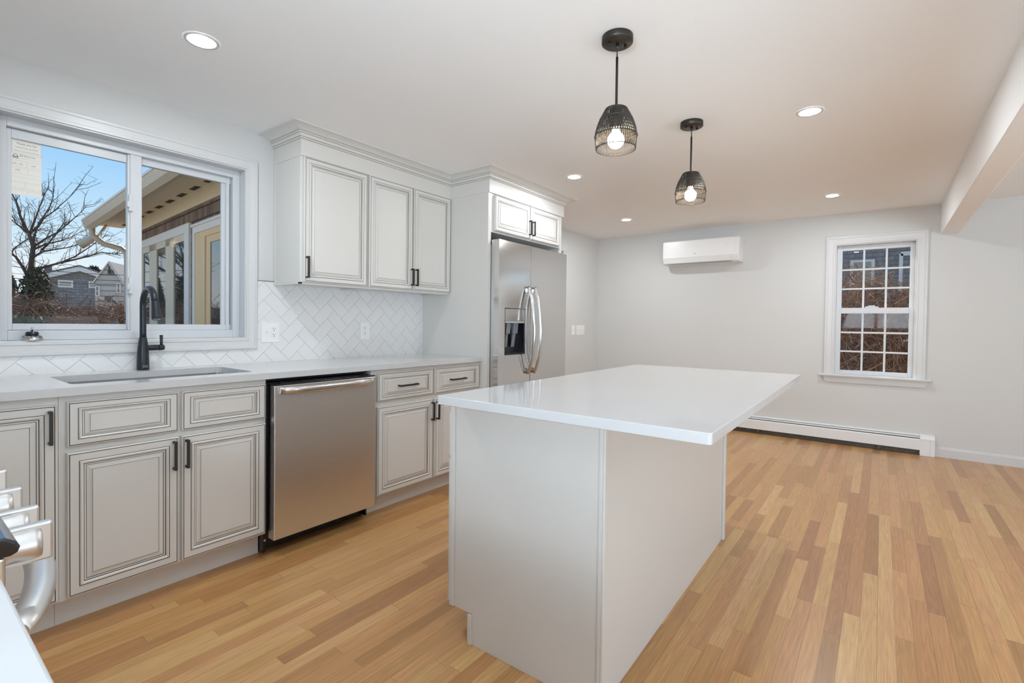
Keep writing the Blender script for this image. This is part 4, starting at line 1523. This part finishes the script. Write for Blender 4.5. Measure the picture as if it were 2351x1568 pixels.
def shade():
    mb = MB()
    prof = [(2.020, 0.0415), (1.980, 0.0630), (1.960, 0.0710), (1.938, 0.0778), (1.914, 0.0815), (1.890, 0.0795), (1.864, 0.0765)]

    def rad(z):
        for (z0, ra), (z1, rb) in zip(prof, prof[1:]):
            if z0 >= z >= z1:
                return ra + (rb - ra) * (z0 - z) / (z0 - z1)
        return prof[-1][1]
    # leaning upper slats, then the upright lower slats
    n1 = 54
    for i in range(n1):
        a0 = 2 * pi * i / n1
        pts = []
        for q in range(7):
            t = q / 6
            z = 2.020 - t * (2.020 - 1.914)
            a = a0 + 0.42 * t
            pts.append((px + rad(z) * cos(a), py + rad(z) * sin(a), z))
        mb.tube(pts, 0.0021, 5, smooth=True)
        if True:
            pts = []
            for q in range(7):
                t = q / 6
                z = 1.978 - t * (1.978 - 1.914)
                a = a0 - 0.30 * t
                pts.append((px + (rad(z) - 0.0012) * cos(a), py + (rad(z) - 0.0012) * sin(a), z))
            mb.tube(pts, 0.0016, 5)
    n2 = 62
    for i in range(n2):
        a = 2 * pi * i / n2
        mb.tube([(px + rad(z) * cos(a), py + rad(z) * sin(a), z) for z in (1.914, 1.890, 1.8605)], 0.0012, 5)
    for (z, r_, tr) in ((2.0195, 0.0415, 0.0022), (1.980, 0.0635, 0.0022), (1.914, 0.0825, 0.0024), (1.866, 0.0770, 0.0019)):
        ring = [(px + r_ * cos(2 * pi * q / 40), py + r_ * sin(2 * pi * q / 40), z) for q in range(41)]
        mb.tube(ring, tr, 6, cap=False)
    for q in range(4):
        a = pi / 2 * q + 0.3
        mb.tube([(px + 0.005 * cos(a), py + 0.005 * sin(a), 2.0285), (px + 0.0415 * cos(a), py + 0.0415 * sin(a), 2.0195)], 0.0015, 5)
    return mb


obj('lamp_shade', shade(), M_rattan, p1)
p2 = dup(p1, None, (2.785, 0.868, ZC))
p2['label'] = 'black rattan pendant lamp farther from the camera, over the far end of the island'

# ------------------------------------------------------------------ recessed lights
r1 = thing('recessed_light', 'round recessed ceiling light above the kitchen window and sink', 'ceiling light', (0.829, 2.224, ZC), group='recessed ceiling lights')
mb = MB()
mb.lathe([(0.063, ZC - 0.0002), (0.0625, ZC - 0.003), (0.058, ZC - 0.0045), (0.0445, ZC - 0.0035), (0.0425, ZC - 0.0015)], (0.829, 2.224, 0), 40, cap=False)
obj('trim_ring', mb, M_trim, r1)
mb = MB()
mb.lathe([(0.0425, ZC - 0.0028), (0.0, ZC - 0.0030)], (0.829, 2.224, 0), 32, cap=False)
obj('lens', mb, M_lens, r1)
for (x, y, lb) in ((3.294, 1.911, 'round recessed ceiling light in front of the refrigerator cabinet crown'),
                   (4.962, 2.223, 'small-looking recessed ceiling light near the corner left of the air conditioner'),
                   (2.998, 0.325, 'round recessed ceiling light to the right of the far pendant, nearer the camera'),
                   (5.023, 0.362, 'round recessed ceiling light above the far grid window')):
    c = dup(r1, None, (x, y, ZC))
    c['label'] = lb

# ------------------------------------------------------------------ outside: ground, house wing, neighbours, plants
gr = MB()
gr.box(-40, 70, 3.3, 90, -0.62, -0.55)
gr.box(6.15, 70, -40, 3.3, -0.62, -0.55)
set_props(obj('ground', gr, M_ground), 'brown winter ground outside the windows', kind='structure')

wg = thing('house_wing', 'shingled house wing with beige eave and tall windows seen through the right kitchen pane', 'building', (2.35, 6.0, 0), -0.0699, local=True)
# local: y along the wing away from the house, -x outward
WE = 3.85
wm = MB()
wm.box(0.0, 3.0, -2.55, WE, -0.55, 2.72)
wgo = obj('shingle_wall', wm, M_shingle, wg)
obj('frieze_board', B(-0.022, 0.0, -2.55, WE + 0.02, 2.515, 2.700), M_beige, wg)
obj('soffit', B(-0.40, 0.0, -2.55, WE + 0.5, 2.700, 2.715), M_beige, wg)
for q in range(13):
    yy = -2.2 + q * 0.50
    obj('soffit_vent', B(-0.085, -0.025, yy, yy + 0.24, 2.6985, 2.6999), M_vent, wg)
gm = MB()
gm.prism([(-0.40, 2.62), (-0.44, 2.60), (-0.50, 2.64), (-0.525, 2.705), (-0.535, 2.755), (-0.515, 2.760), (-0.40, 2.760)], 'y', -2.55, WE + 0.52)
obj('gutter', gm, M_gutter, wg)
obj('gutter_lip', B(-0.541, -0.530, -2.55, WE + 0.52, 2.735, 2.765), M_beige_w, wg)
rm_ = MB()
rm_.prism([(-0.52, 2.765), (-0.52, 2.785), (1.6, 3.62), (3.6, 2.86), (3.6, 2.72)], 'y', -2.55, WE + 0.56)
obj('roof', rm_, M_roof, wg)
ds = MB()
ds.tube([(-0.44, WE + 0.30, 2.62), (-0.43, WE + 0.30, 2.50), (-0.30, WE + 0.26, 2.38), (-0.08, WE + 0.20, 2.32), (-0.045, WE - 0.03, 2.22), (-0.045, WE - 0.04, -0.4)], 0.045, 12)
obj('downspout', ds, M_gutter, wg)
fl_ = MB()
fl_.tube([(-0.25, WE + 0.32, 2.70), (-0.36, WE + 0.34, 2.50)], 0.018, 10)
fl_.tube([(-0.36, WE + 0.34, 2.52), (-0.44, WE + 0.38, 2.44), (-0.56, WE + 0.46, 2.35)], [0.03, 0.055, 0.075], 16)
obj('floodlight', fl_, M_gutter, wg)
# tall three-pane window of the wing
tw = MB()
tw.box(-0.030, 0.004, 0.74, 3.10, 2.235, 2.345)
tw.box(-0.030, 0.004, 0.74, 0.92, 0.2, 2.235)
tw.box(-0.030, 0.004, 2.98, 3.10, 0.2, 2.235)
tw.box(-0.045, 0.004, 0.70, 3.14, 0.12, 0.2)
two = obj('window_casing', tw, M_beige_w, wg)
ws = MB()
for (a, b_) in ((1.40, 1.76), (2.20, 2.58)):
    ws.box(-0.020, 0.003, a, b_, 0.2, 2.235)
ws.box(-0.020, 0.003, 0.92, 2.98, 2.145, 2.235)
ws.box(-0.020, 0.003, 0.92, 0.96, 0.2, 2.145)
ws.box(-0.020, 0.003, 2.93, 2.98, 0.2, 2.145)
obj('window_sashes', ws, M_beige, two)
for (a, b_) in ((0.96, 1.40), (1.76, 2.20), (2.58, 2.93)):
    obj('window_pane', B(-0.008, 0.003, a, b_, 0.2, 2.145), M_glass_d, two)
dr_ = MB()
dr_.box(-0.035, 0.004, -1.60, 0.585, 2.185, 2.285)
dr_.box(-0.050, 0.004, -1.62, 0.60, 2.262, 2.292)
dr_.box(-0.035, 0.004, 0.515, 0.585, -0.3, 2.185)
dro = obj('door_casing', dr_, M_beige_w, wg)
df = MB()
df.box(-0.024, 0.003, 0.185, 0.515, -0.3, 2.12)
df.box(-0.024, 0.003, -1.60, 0.515, 2.12, 2.185)
df.box(-0.012, 0.003, 0.04, 0.175, -0.3, 2.12)
df.box(-0.012, 0.003, -1.60, 0.04, 2.04, 2.12)
obj('door_frame', df, M_tan, dro)
obj('door_glass', B(-0.005, 0.003, -1.55, 0.04, -0.3, 2.04), M_glass_d, dro)


def gable_house(name, label, loc, rot, w, d, ze, zr, mats, zb=-0.55):
    """Gable end facing local -y at local y = 0, ridge running back along local y."""
    t = thing(name, label, 'house', (loc[0], loc[1], 0), rot, local=True)
    x0, x1 = -w / 2, w / 2
    m = MB()
    m.prism([(x0, zb), (x1, zb), (x1, ze), (0, zr), (x0, ze)], 'y', 0, d)
    obj('wall', m, mats[0], t)
    sl = (zr - ze) / (w / 2)
    r, rk = MB(), MB()
    ov = 0.06 * w
    for sg in (-1, 1):
        a = (sg * (w / 2 + ov), ze - ov * sl)
        r.prism([a, (0, zr), (0, zr + 0.04 * w), (a[0], a[1] + 0.04 * w)], 'y', -0.05 * w, d + 0.05 * w)
        rk.prism([(a[0], a[1] - 0.05 * w), (0, zr - 0.05 * w), (0, zr + 0.015 * w), (a[0], a[1] + 0.015 * w)], 'y', -0.05 * w - 0.03, -0.05 * w)
    obj('roof', r, M_roof, t)
    obj('rake_board', rk, M_beige_w, t)
    return t


def house_window(t, x0, x1, z0, z1, tm=M_beige_w):
    f = MB()
    b_ = 0.14 * (x1 - x0) + 0.02
    f.rings((x0 - b_, 0, z0 - b_), (1, 0, 0), (0, 0, 1), (0, -1, 0), x1 - x0 + 2 * b_, z1 - z0 + 2 * b_, [(0, 0, 0, 0, 0.0, 0), (0, 0, 0, 0, 0.05, 0), (b_, b_, b_, b_, 0.05, 0), (b_, b_, b_, b_, 0.0, 0)])
    f.box(x0, x1, -0.04, 0.0, (z0 + z1) / 2 - 0.012, (z0 + z1) / 2 + 0.012)
    fo = obj('window', f, tm, t)
    obj('pane', B(x0, x1, -0.015, -0.005, z0, z1), M_glass_d, fo)


hB = gable_house('neighbor_house', 'grey shingled gable house farthest away behind the bare tree', (6.05, 30.0), -0.20, 3.2, 6.0, 2.92, 3.50, (M_shingle_g,))
house_window(hB, 0.36, 0.55, 2.63, 2.85)
house_window(hB, -0.68, -0.30, 2.63, 2.82)
obj('window_casing', B(-1.45, -1.15, -0.05, 0.0, 1.9, 2.75), M_beige_w, hB)
obj('chimney', B(-1.24, -0.98, 1.0, 1.4, 2.9, 3.62), M_shingle_g, hB)
hA = gable_house('neighbor_house', 'pale clapboard gable house right of the grey one, beside the wing', (4.76, 20.0), -0.60, 0.74, 3.0, 2.38, 2.98, (M_clap,))
house_window(hA, 0.245, 0.30, 2.02, 2.28)
house_window(hA, -0.32, -0.265, 1.90, 2.17)
obj('gable_vent', B(0.00, 0.025, -0.03, 0.0, 2.62, 2.85), M_vent, hA)
hC = gable_house('neighbor_house', 'grey house with white trimmed window behind the brush outside the far window', (18.0, 1.0), -pi / 2, 14.0, 8.0, 3.6, 6.0, (M_shingle_g,))
hw = MB()
for (ya, yb, za, zb_) in ((0.20, 0.80, 3.12, 3.19), (0.20, 0.28, 2.2, 3.12), (0.72, 0.80, 2.2, 3.12), (-0.45, -0.36, 2.2, 3.30), (-1.6, -0.40, 3.24, 3.36)):
    hw.box(1.0 - yb, 1.0 - ya, -0.04, 0.0, za, zb_)
hwo = obj('window_casing', hw, M_beige_w, hC)
obj('window_pane', B(0.28, 0.72, -0.02, 0.001, 2.2, 3.12), M_glass_d, hwo)


def twig_mass(name, label, cat, box, n, mats, seed, lmin=0.25, lmax=0.7, r0=0.004, up=0.6, parent=None, leaf=0, leafsz=0.05, top=None):
    """A tangle of thin sticks (and small leaves) inside a box with a wavy top."""
    rnd = random.Random(seed)
    x0, x1, y0, y1, z0, z1 = box
    mb = MB()
    for i in range(n):
        x, y = rnd.uniform(x0, x1), rnd.uniform(y0, y1)
        zt = z1 * (1 if top is None else top(x, y))
        z = z0 + (zt - z0) * rnd.random() ** 0.75
        d = Vector((rnd.gauss(0, 1), rnd.gauss(0, 1), rnd.gauss(up, 0.7))).normalized()
        l = rnd.uniform(lmin, lmax)
        a = Vector((x, y, z)) - d * l / 2
        b_ = Vector((x, y, z)) + d * l / 2
        s1 = d.orthogonal().normalized()
        s2 = d.cross(s1)
        r = r0 * rnd.uniform(0.6, 1.5)
        k_ = mb.add([a + s1 * r, a - s1 * r * 0.5 + s2 * r * 0.87, a - s1 * r * 0.5 - s2 * r * 0.87, b_])
        mt = rnd.randrange(len(mats) - (1 if leaf else 0))
        mb.face((k_, k_ + 1, k_ + 3), mt)
        mb.face((k_ + 1, k_ + 2, k_ + 3), mt)
        mb.face((k_ + 2, k_, k_ + 3), mt)
    for i in range(leaf):
        x, y = rnd.uniform(x0, x1), rnd.uniform(y0, y1)
        zt = z1 * (1 if top is None else top(x, y))
        z = rnd.uniform(z0, zt)
        u_ = Vector((rnd.gauss(0, 1), rnd.gauss(0, 1), rnd.gauss(0, 1))).normalized()
        w_ = u_.orthogonal().normalized()
        c_ = Vector((x, y, z))
        s = leafsz * rnd.uniform(0.6, 1.4)
        mb.poly([c_ - u_ * s, c_ + w_ * s * 0.5, c_ + u_ * s, c_ - w_ * s * 0.5], len(mats) - 1)
    o = obj(name, mb, mats, parent, origin=((x0 + x1) / 2, (y0 + y1) / 2, z0))
    if parent is None:
        set_props(o, label, cat, kind='stuff')
    return o


twig_mass('brush', 'tangle of bare brown brush across the yard below the kitchen window view', 'brush', (0.4, 3.4, 9.4, 12.5, -0.5, 1.50), 9000, [M_twig_r, M_twig], 5, r0=0.0055, top=lambda x, y: 0.93 + 0.07 * sin(x * 5.0) + 0.05 * sin(y * 3 + x * 11))
twig_mass('evergreen_shrub', 'low dark green shrub at the bottom centre of the left kitchen pane', 'shrub', (0.95, 1.55, 8.0, 9.2, -0.5, 1.19), 400, [M_twig_r, M_green], 6, leaf=5200, leafsz=0.035, top=lambda x, y: 1.0 - 0.35 * abs((x - 1.22) / 0.32) ** 2)
for i, (xa, ya, za, w_, lb) in enumerate(((1.66, 13.5, 2.10, 0.42, 'dark evergreen bush left of the bare tree trunk'), (9.2, 42.0, 4.45, 2.4, 'brown topped evergreen trees behind the grey neighbor house'))):
    rnd = random.Random(50 + i)
    mb = MB()
    for q in range(4200):
        a, rr, h = rnd.uniform(0, 2 * pi), sqrt(rnd.random()), rnd.random()
        rad_ = w_ * (1.0 - h ** 2.2) * rr * (1 + 0.25 * sin(a * 3 + h * 9))
        c_ = Vector((xa + rad_ * cos(a), ya + rad_ * sin(a), -0.5 + h * (za + 0.5)))
        u_ = Vector((rnd.gauss(0, 1), rnd.gauss(0, 1), rnd.gauss(0.3, 1))).normalized()
        v_ = u_.orthogonal().normalized()
        s = 0.05 * w_ / 0.42 * rnd.uniform(0.5, 1.3)
        mb.poly([c_ - u_ * s, c_ + v_ * s * 0.5, c_ + u_ * s, c_ - v_ * s * 0.5], 0)
    mb2 = MB()
    mb2.tube([(xa, ya, -0.55), (xa, ya, za * 0.8)], [w_ * 0.12, w_ * 0.03], 8)
    t = thing('evergreen_tree', lb, 'tree', (xa, ya, -0.55))
    obj('foliage', mb, M_ever, t)
    obj('trunk', mb2, M_bark, t)

# bare tree: main limbs placed as the photo shows them, twigs grown from them
tr = thing('bare_tree', 'leafless tree with spreading limbs outside the left kitchen pane', 'tree', (1.60, 11.0, -0.55))
LIMBS = [[(1.615, 1.93), (1.627, 2.109), (1.645, 2.321), (1.616, 2.447), (1.57, 2.568), (1.497, 2.779), (1.458, 2.978), (1.413, 3.095), (1.36, 3.25)],
         [(1.645, 2.321), (1.669, 2.519), (1.729, 2.724), (1.862, 2.994), (1.924, 3.221), (1.925, 3.354)],
         [(1.599, 2.508), (1.705, 2.655), (1.753, 2.777), (1.862, 2.903), (2.049, 3.165), (2.178, 3.412)],
         [(1.657, 2.323), (1.776, 2.453), (1.935, 2.593), (2.074, 2.783), (2.203, 2.958), (2.262, 3.072)],
         [(1.669, 2.284), (1.776, 2.363), (1.947, 2.436), (2.073, 2.513), (2.15, 2.592)],
         [(1.63, 2.12), (1.68, 2.18), (1.739, 2.236), (1.873, 2.285), (2.047, 2.341), (2.241, 2.443), (2.415, 2.441), (2.532, 2.474)],
         [(1.61, 1.90), (1.656, 1.934), (1.811, 2.014), (1.971, 2.089), (2.149, 2.21), (2.361, 2.416), (2.539, 2.616)],
         [(1.971, 2.089), (2.149, 2.159), (2.334, 2.24), (2.483, 2.318), (2.637, 2.293), (2.781, 2.337)],
         [(1.58, 1.80), (1.545, 1.892), (1.483, 2.013), (1.427, 2.103), (1.36, 2.169), (1.399, 2.242), (1.495, 2.349), (1.587, 2.426)],
         [(1.599, 2.508), (1.646, 2.709), (1.682, 2.894), (1.73, 3.114), (1.76, 3.218)],
         [(1.74, 2.269), (1.812, 2.376), (1.898, 2.554), (1.973, 2.699), (2.023, 2.757)],
         [(1.565, 2.535), (1.485, 2.618), (1.423, 2.671), (1.36, 2.74)]]
rnd = random.Random(21)
tm = MB()
tm.tube([(1.58, 11.0, -0.6), (1.59, 11.0, 0.8), (1.60, 11.0, 1.55), (1.615, 11.0, 1.95)], [0.085, 0.07, 0.058, 0.045], 10)
obj('trunk', tm, M_bark, tr)
tws = MB()
for i, lim in enumerate(LIMBS):
    r_a = 0.040 if i == 0 else (0.026 if i in (6, 8) else 0.017)
    nL = len(lim)
    yj = rnd.uniform(-0.5, 0.5)
    P3 = [(x, 11.0 + (yj * q / nL if i else 0.0), z) for q, (x, z) in enumerate(lim)]
    mb = MB()
    mb.tube(P3, [max(0.004, r_a * (1 - 0.88 * q / (nL - 1))) for q in range(nL)], 8)
    obj('branch', mb, M_bark, tr)
    for q in range(1, nL):
        for s in range(4):
            a = Vector(P3[q - 1]).lerp(Vector(P3[q]), rnd.random())
            dr0 = (Vector(P3[q]) - Vector(P3[q - 1])).normalized()
            dd = (dr0 + Vector((rnd.gauss(0, 0.6), rnd.gauss(0, 0.6), rnd.gauss(0.1, 0.6)))).normalized()
            l = rnd.uniform(0.12, 0.42)
            m_ = a + dd * l * 0.5 + Vector((0, 0, rnd.uniform(-0.02, 0.04)))
            e_ = a + dd * l + Vector((rnd.uniform(-0.06, 0.06), 0, rnd.uniform(-0.04, 0.10)))
            tws.tube([a, m_, e_], [0.0045, 0.0035, 0.002], 4, smooth=False, cap=False)
            for u_ in range(2):
                b_ = m_.lerp(e_, rnd.random())
                f_ = b_ + Vector((rnd.gauss(0, 0.07), rnd.gauss(0, 0.07), rnd.gauss(0.03, 0.06)))
                tws.tube([b_, f_], [0.0028, 0.0018], 3, smooth=False, cap=False)
o = obj('twigs', tws, M_bark, tr)
o['kind'] = 'stuff'
twig_mass('ivy', 'ivy', 'ivy', (1.50, 1.86, 10.7, 11.2, -0.5, 1.98), 300, [M_twig_r, M_green], 9, leaf=3600, leafsz=0.04, parent=tr, top=lambda x, y: 1.0 - 0.2 * abs((x - 1.66) / 0.2) ** 2)
for i, (za, zb_, lb) in enumerate(((2.62, 2.42, 'upper thin utility wire crossing the sky behind the tree'), (2.32, 2.16, 'lower thin utility wire crossing the sky behind the tree'))):
    mb = MB()
    pts = [(0.5 + 4.5 * q / 16, 17.0, za + (zb_ - za) * q / 16 - 0.15 * sin(pi * q / 16)) for q in range(17)]
    mb.tube(pts, 0.008, 5)
    o = obj('utility_wire', mb, M_slot, origin=(2.7, 17, za))
    set_props(o, lb, 'wire', 'utility wires behind the tree')

# brush outside the far window
twig_mass('brush', 'dense sunlit brown brush filling the far grid window', 'brush', (7.6, 9.6, -3.0, 2.2, -0.5, 1.98), 12000, [M_twig, M_twig, M_twig_r], 15, r0=0.0060, up=0.9, lmin=0.3, lmax=0.9, top=lambda x, y: 0.93 + 0.06 * sin(y * 6) + 0.03 * sin(y * 17 + x))

# lettering becomes plain mesh
bpy.context.view_layer.update()
dg_ = bpy.context.evaluated_depsgraph_get()
for o_ in [q for q in bpy.data.objects if q.type == 'FONT']:
    me_ = bpy.data.meshes.new_from_object(o_.evaluated_get(dg_))
    par_, mb_, nm_ = o_.parent, o_.matrix_basis.copy(), 'lettering'
    bpy.data.objects.remove(o_, do_unlink=True)
    n_ = bpy.data.objects.new(nm_, me_)
    COL.objects.link(n_)
    n_.parent = par_
    n_.matrix_basis = mb_

for o_ in bpy.data.objects:
    for k_ in ('_org', '_local'):
        if k_ in o_:
            del o_[k_]
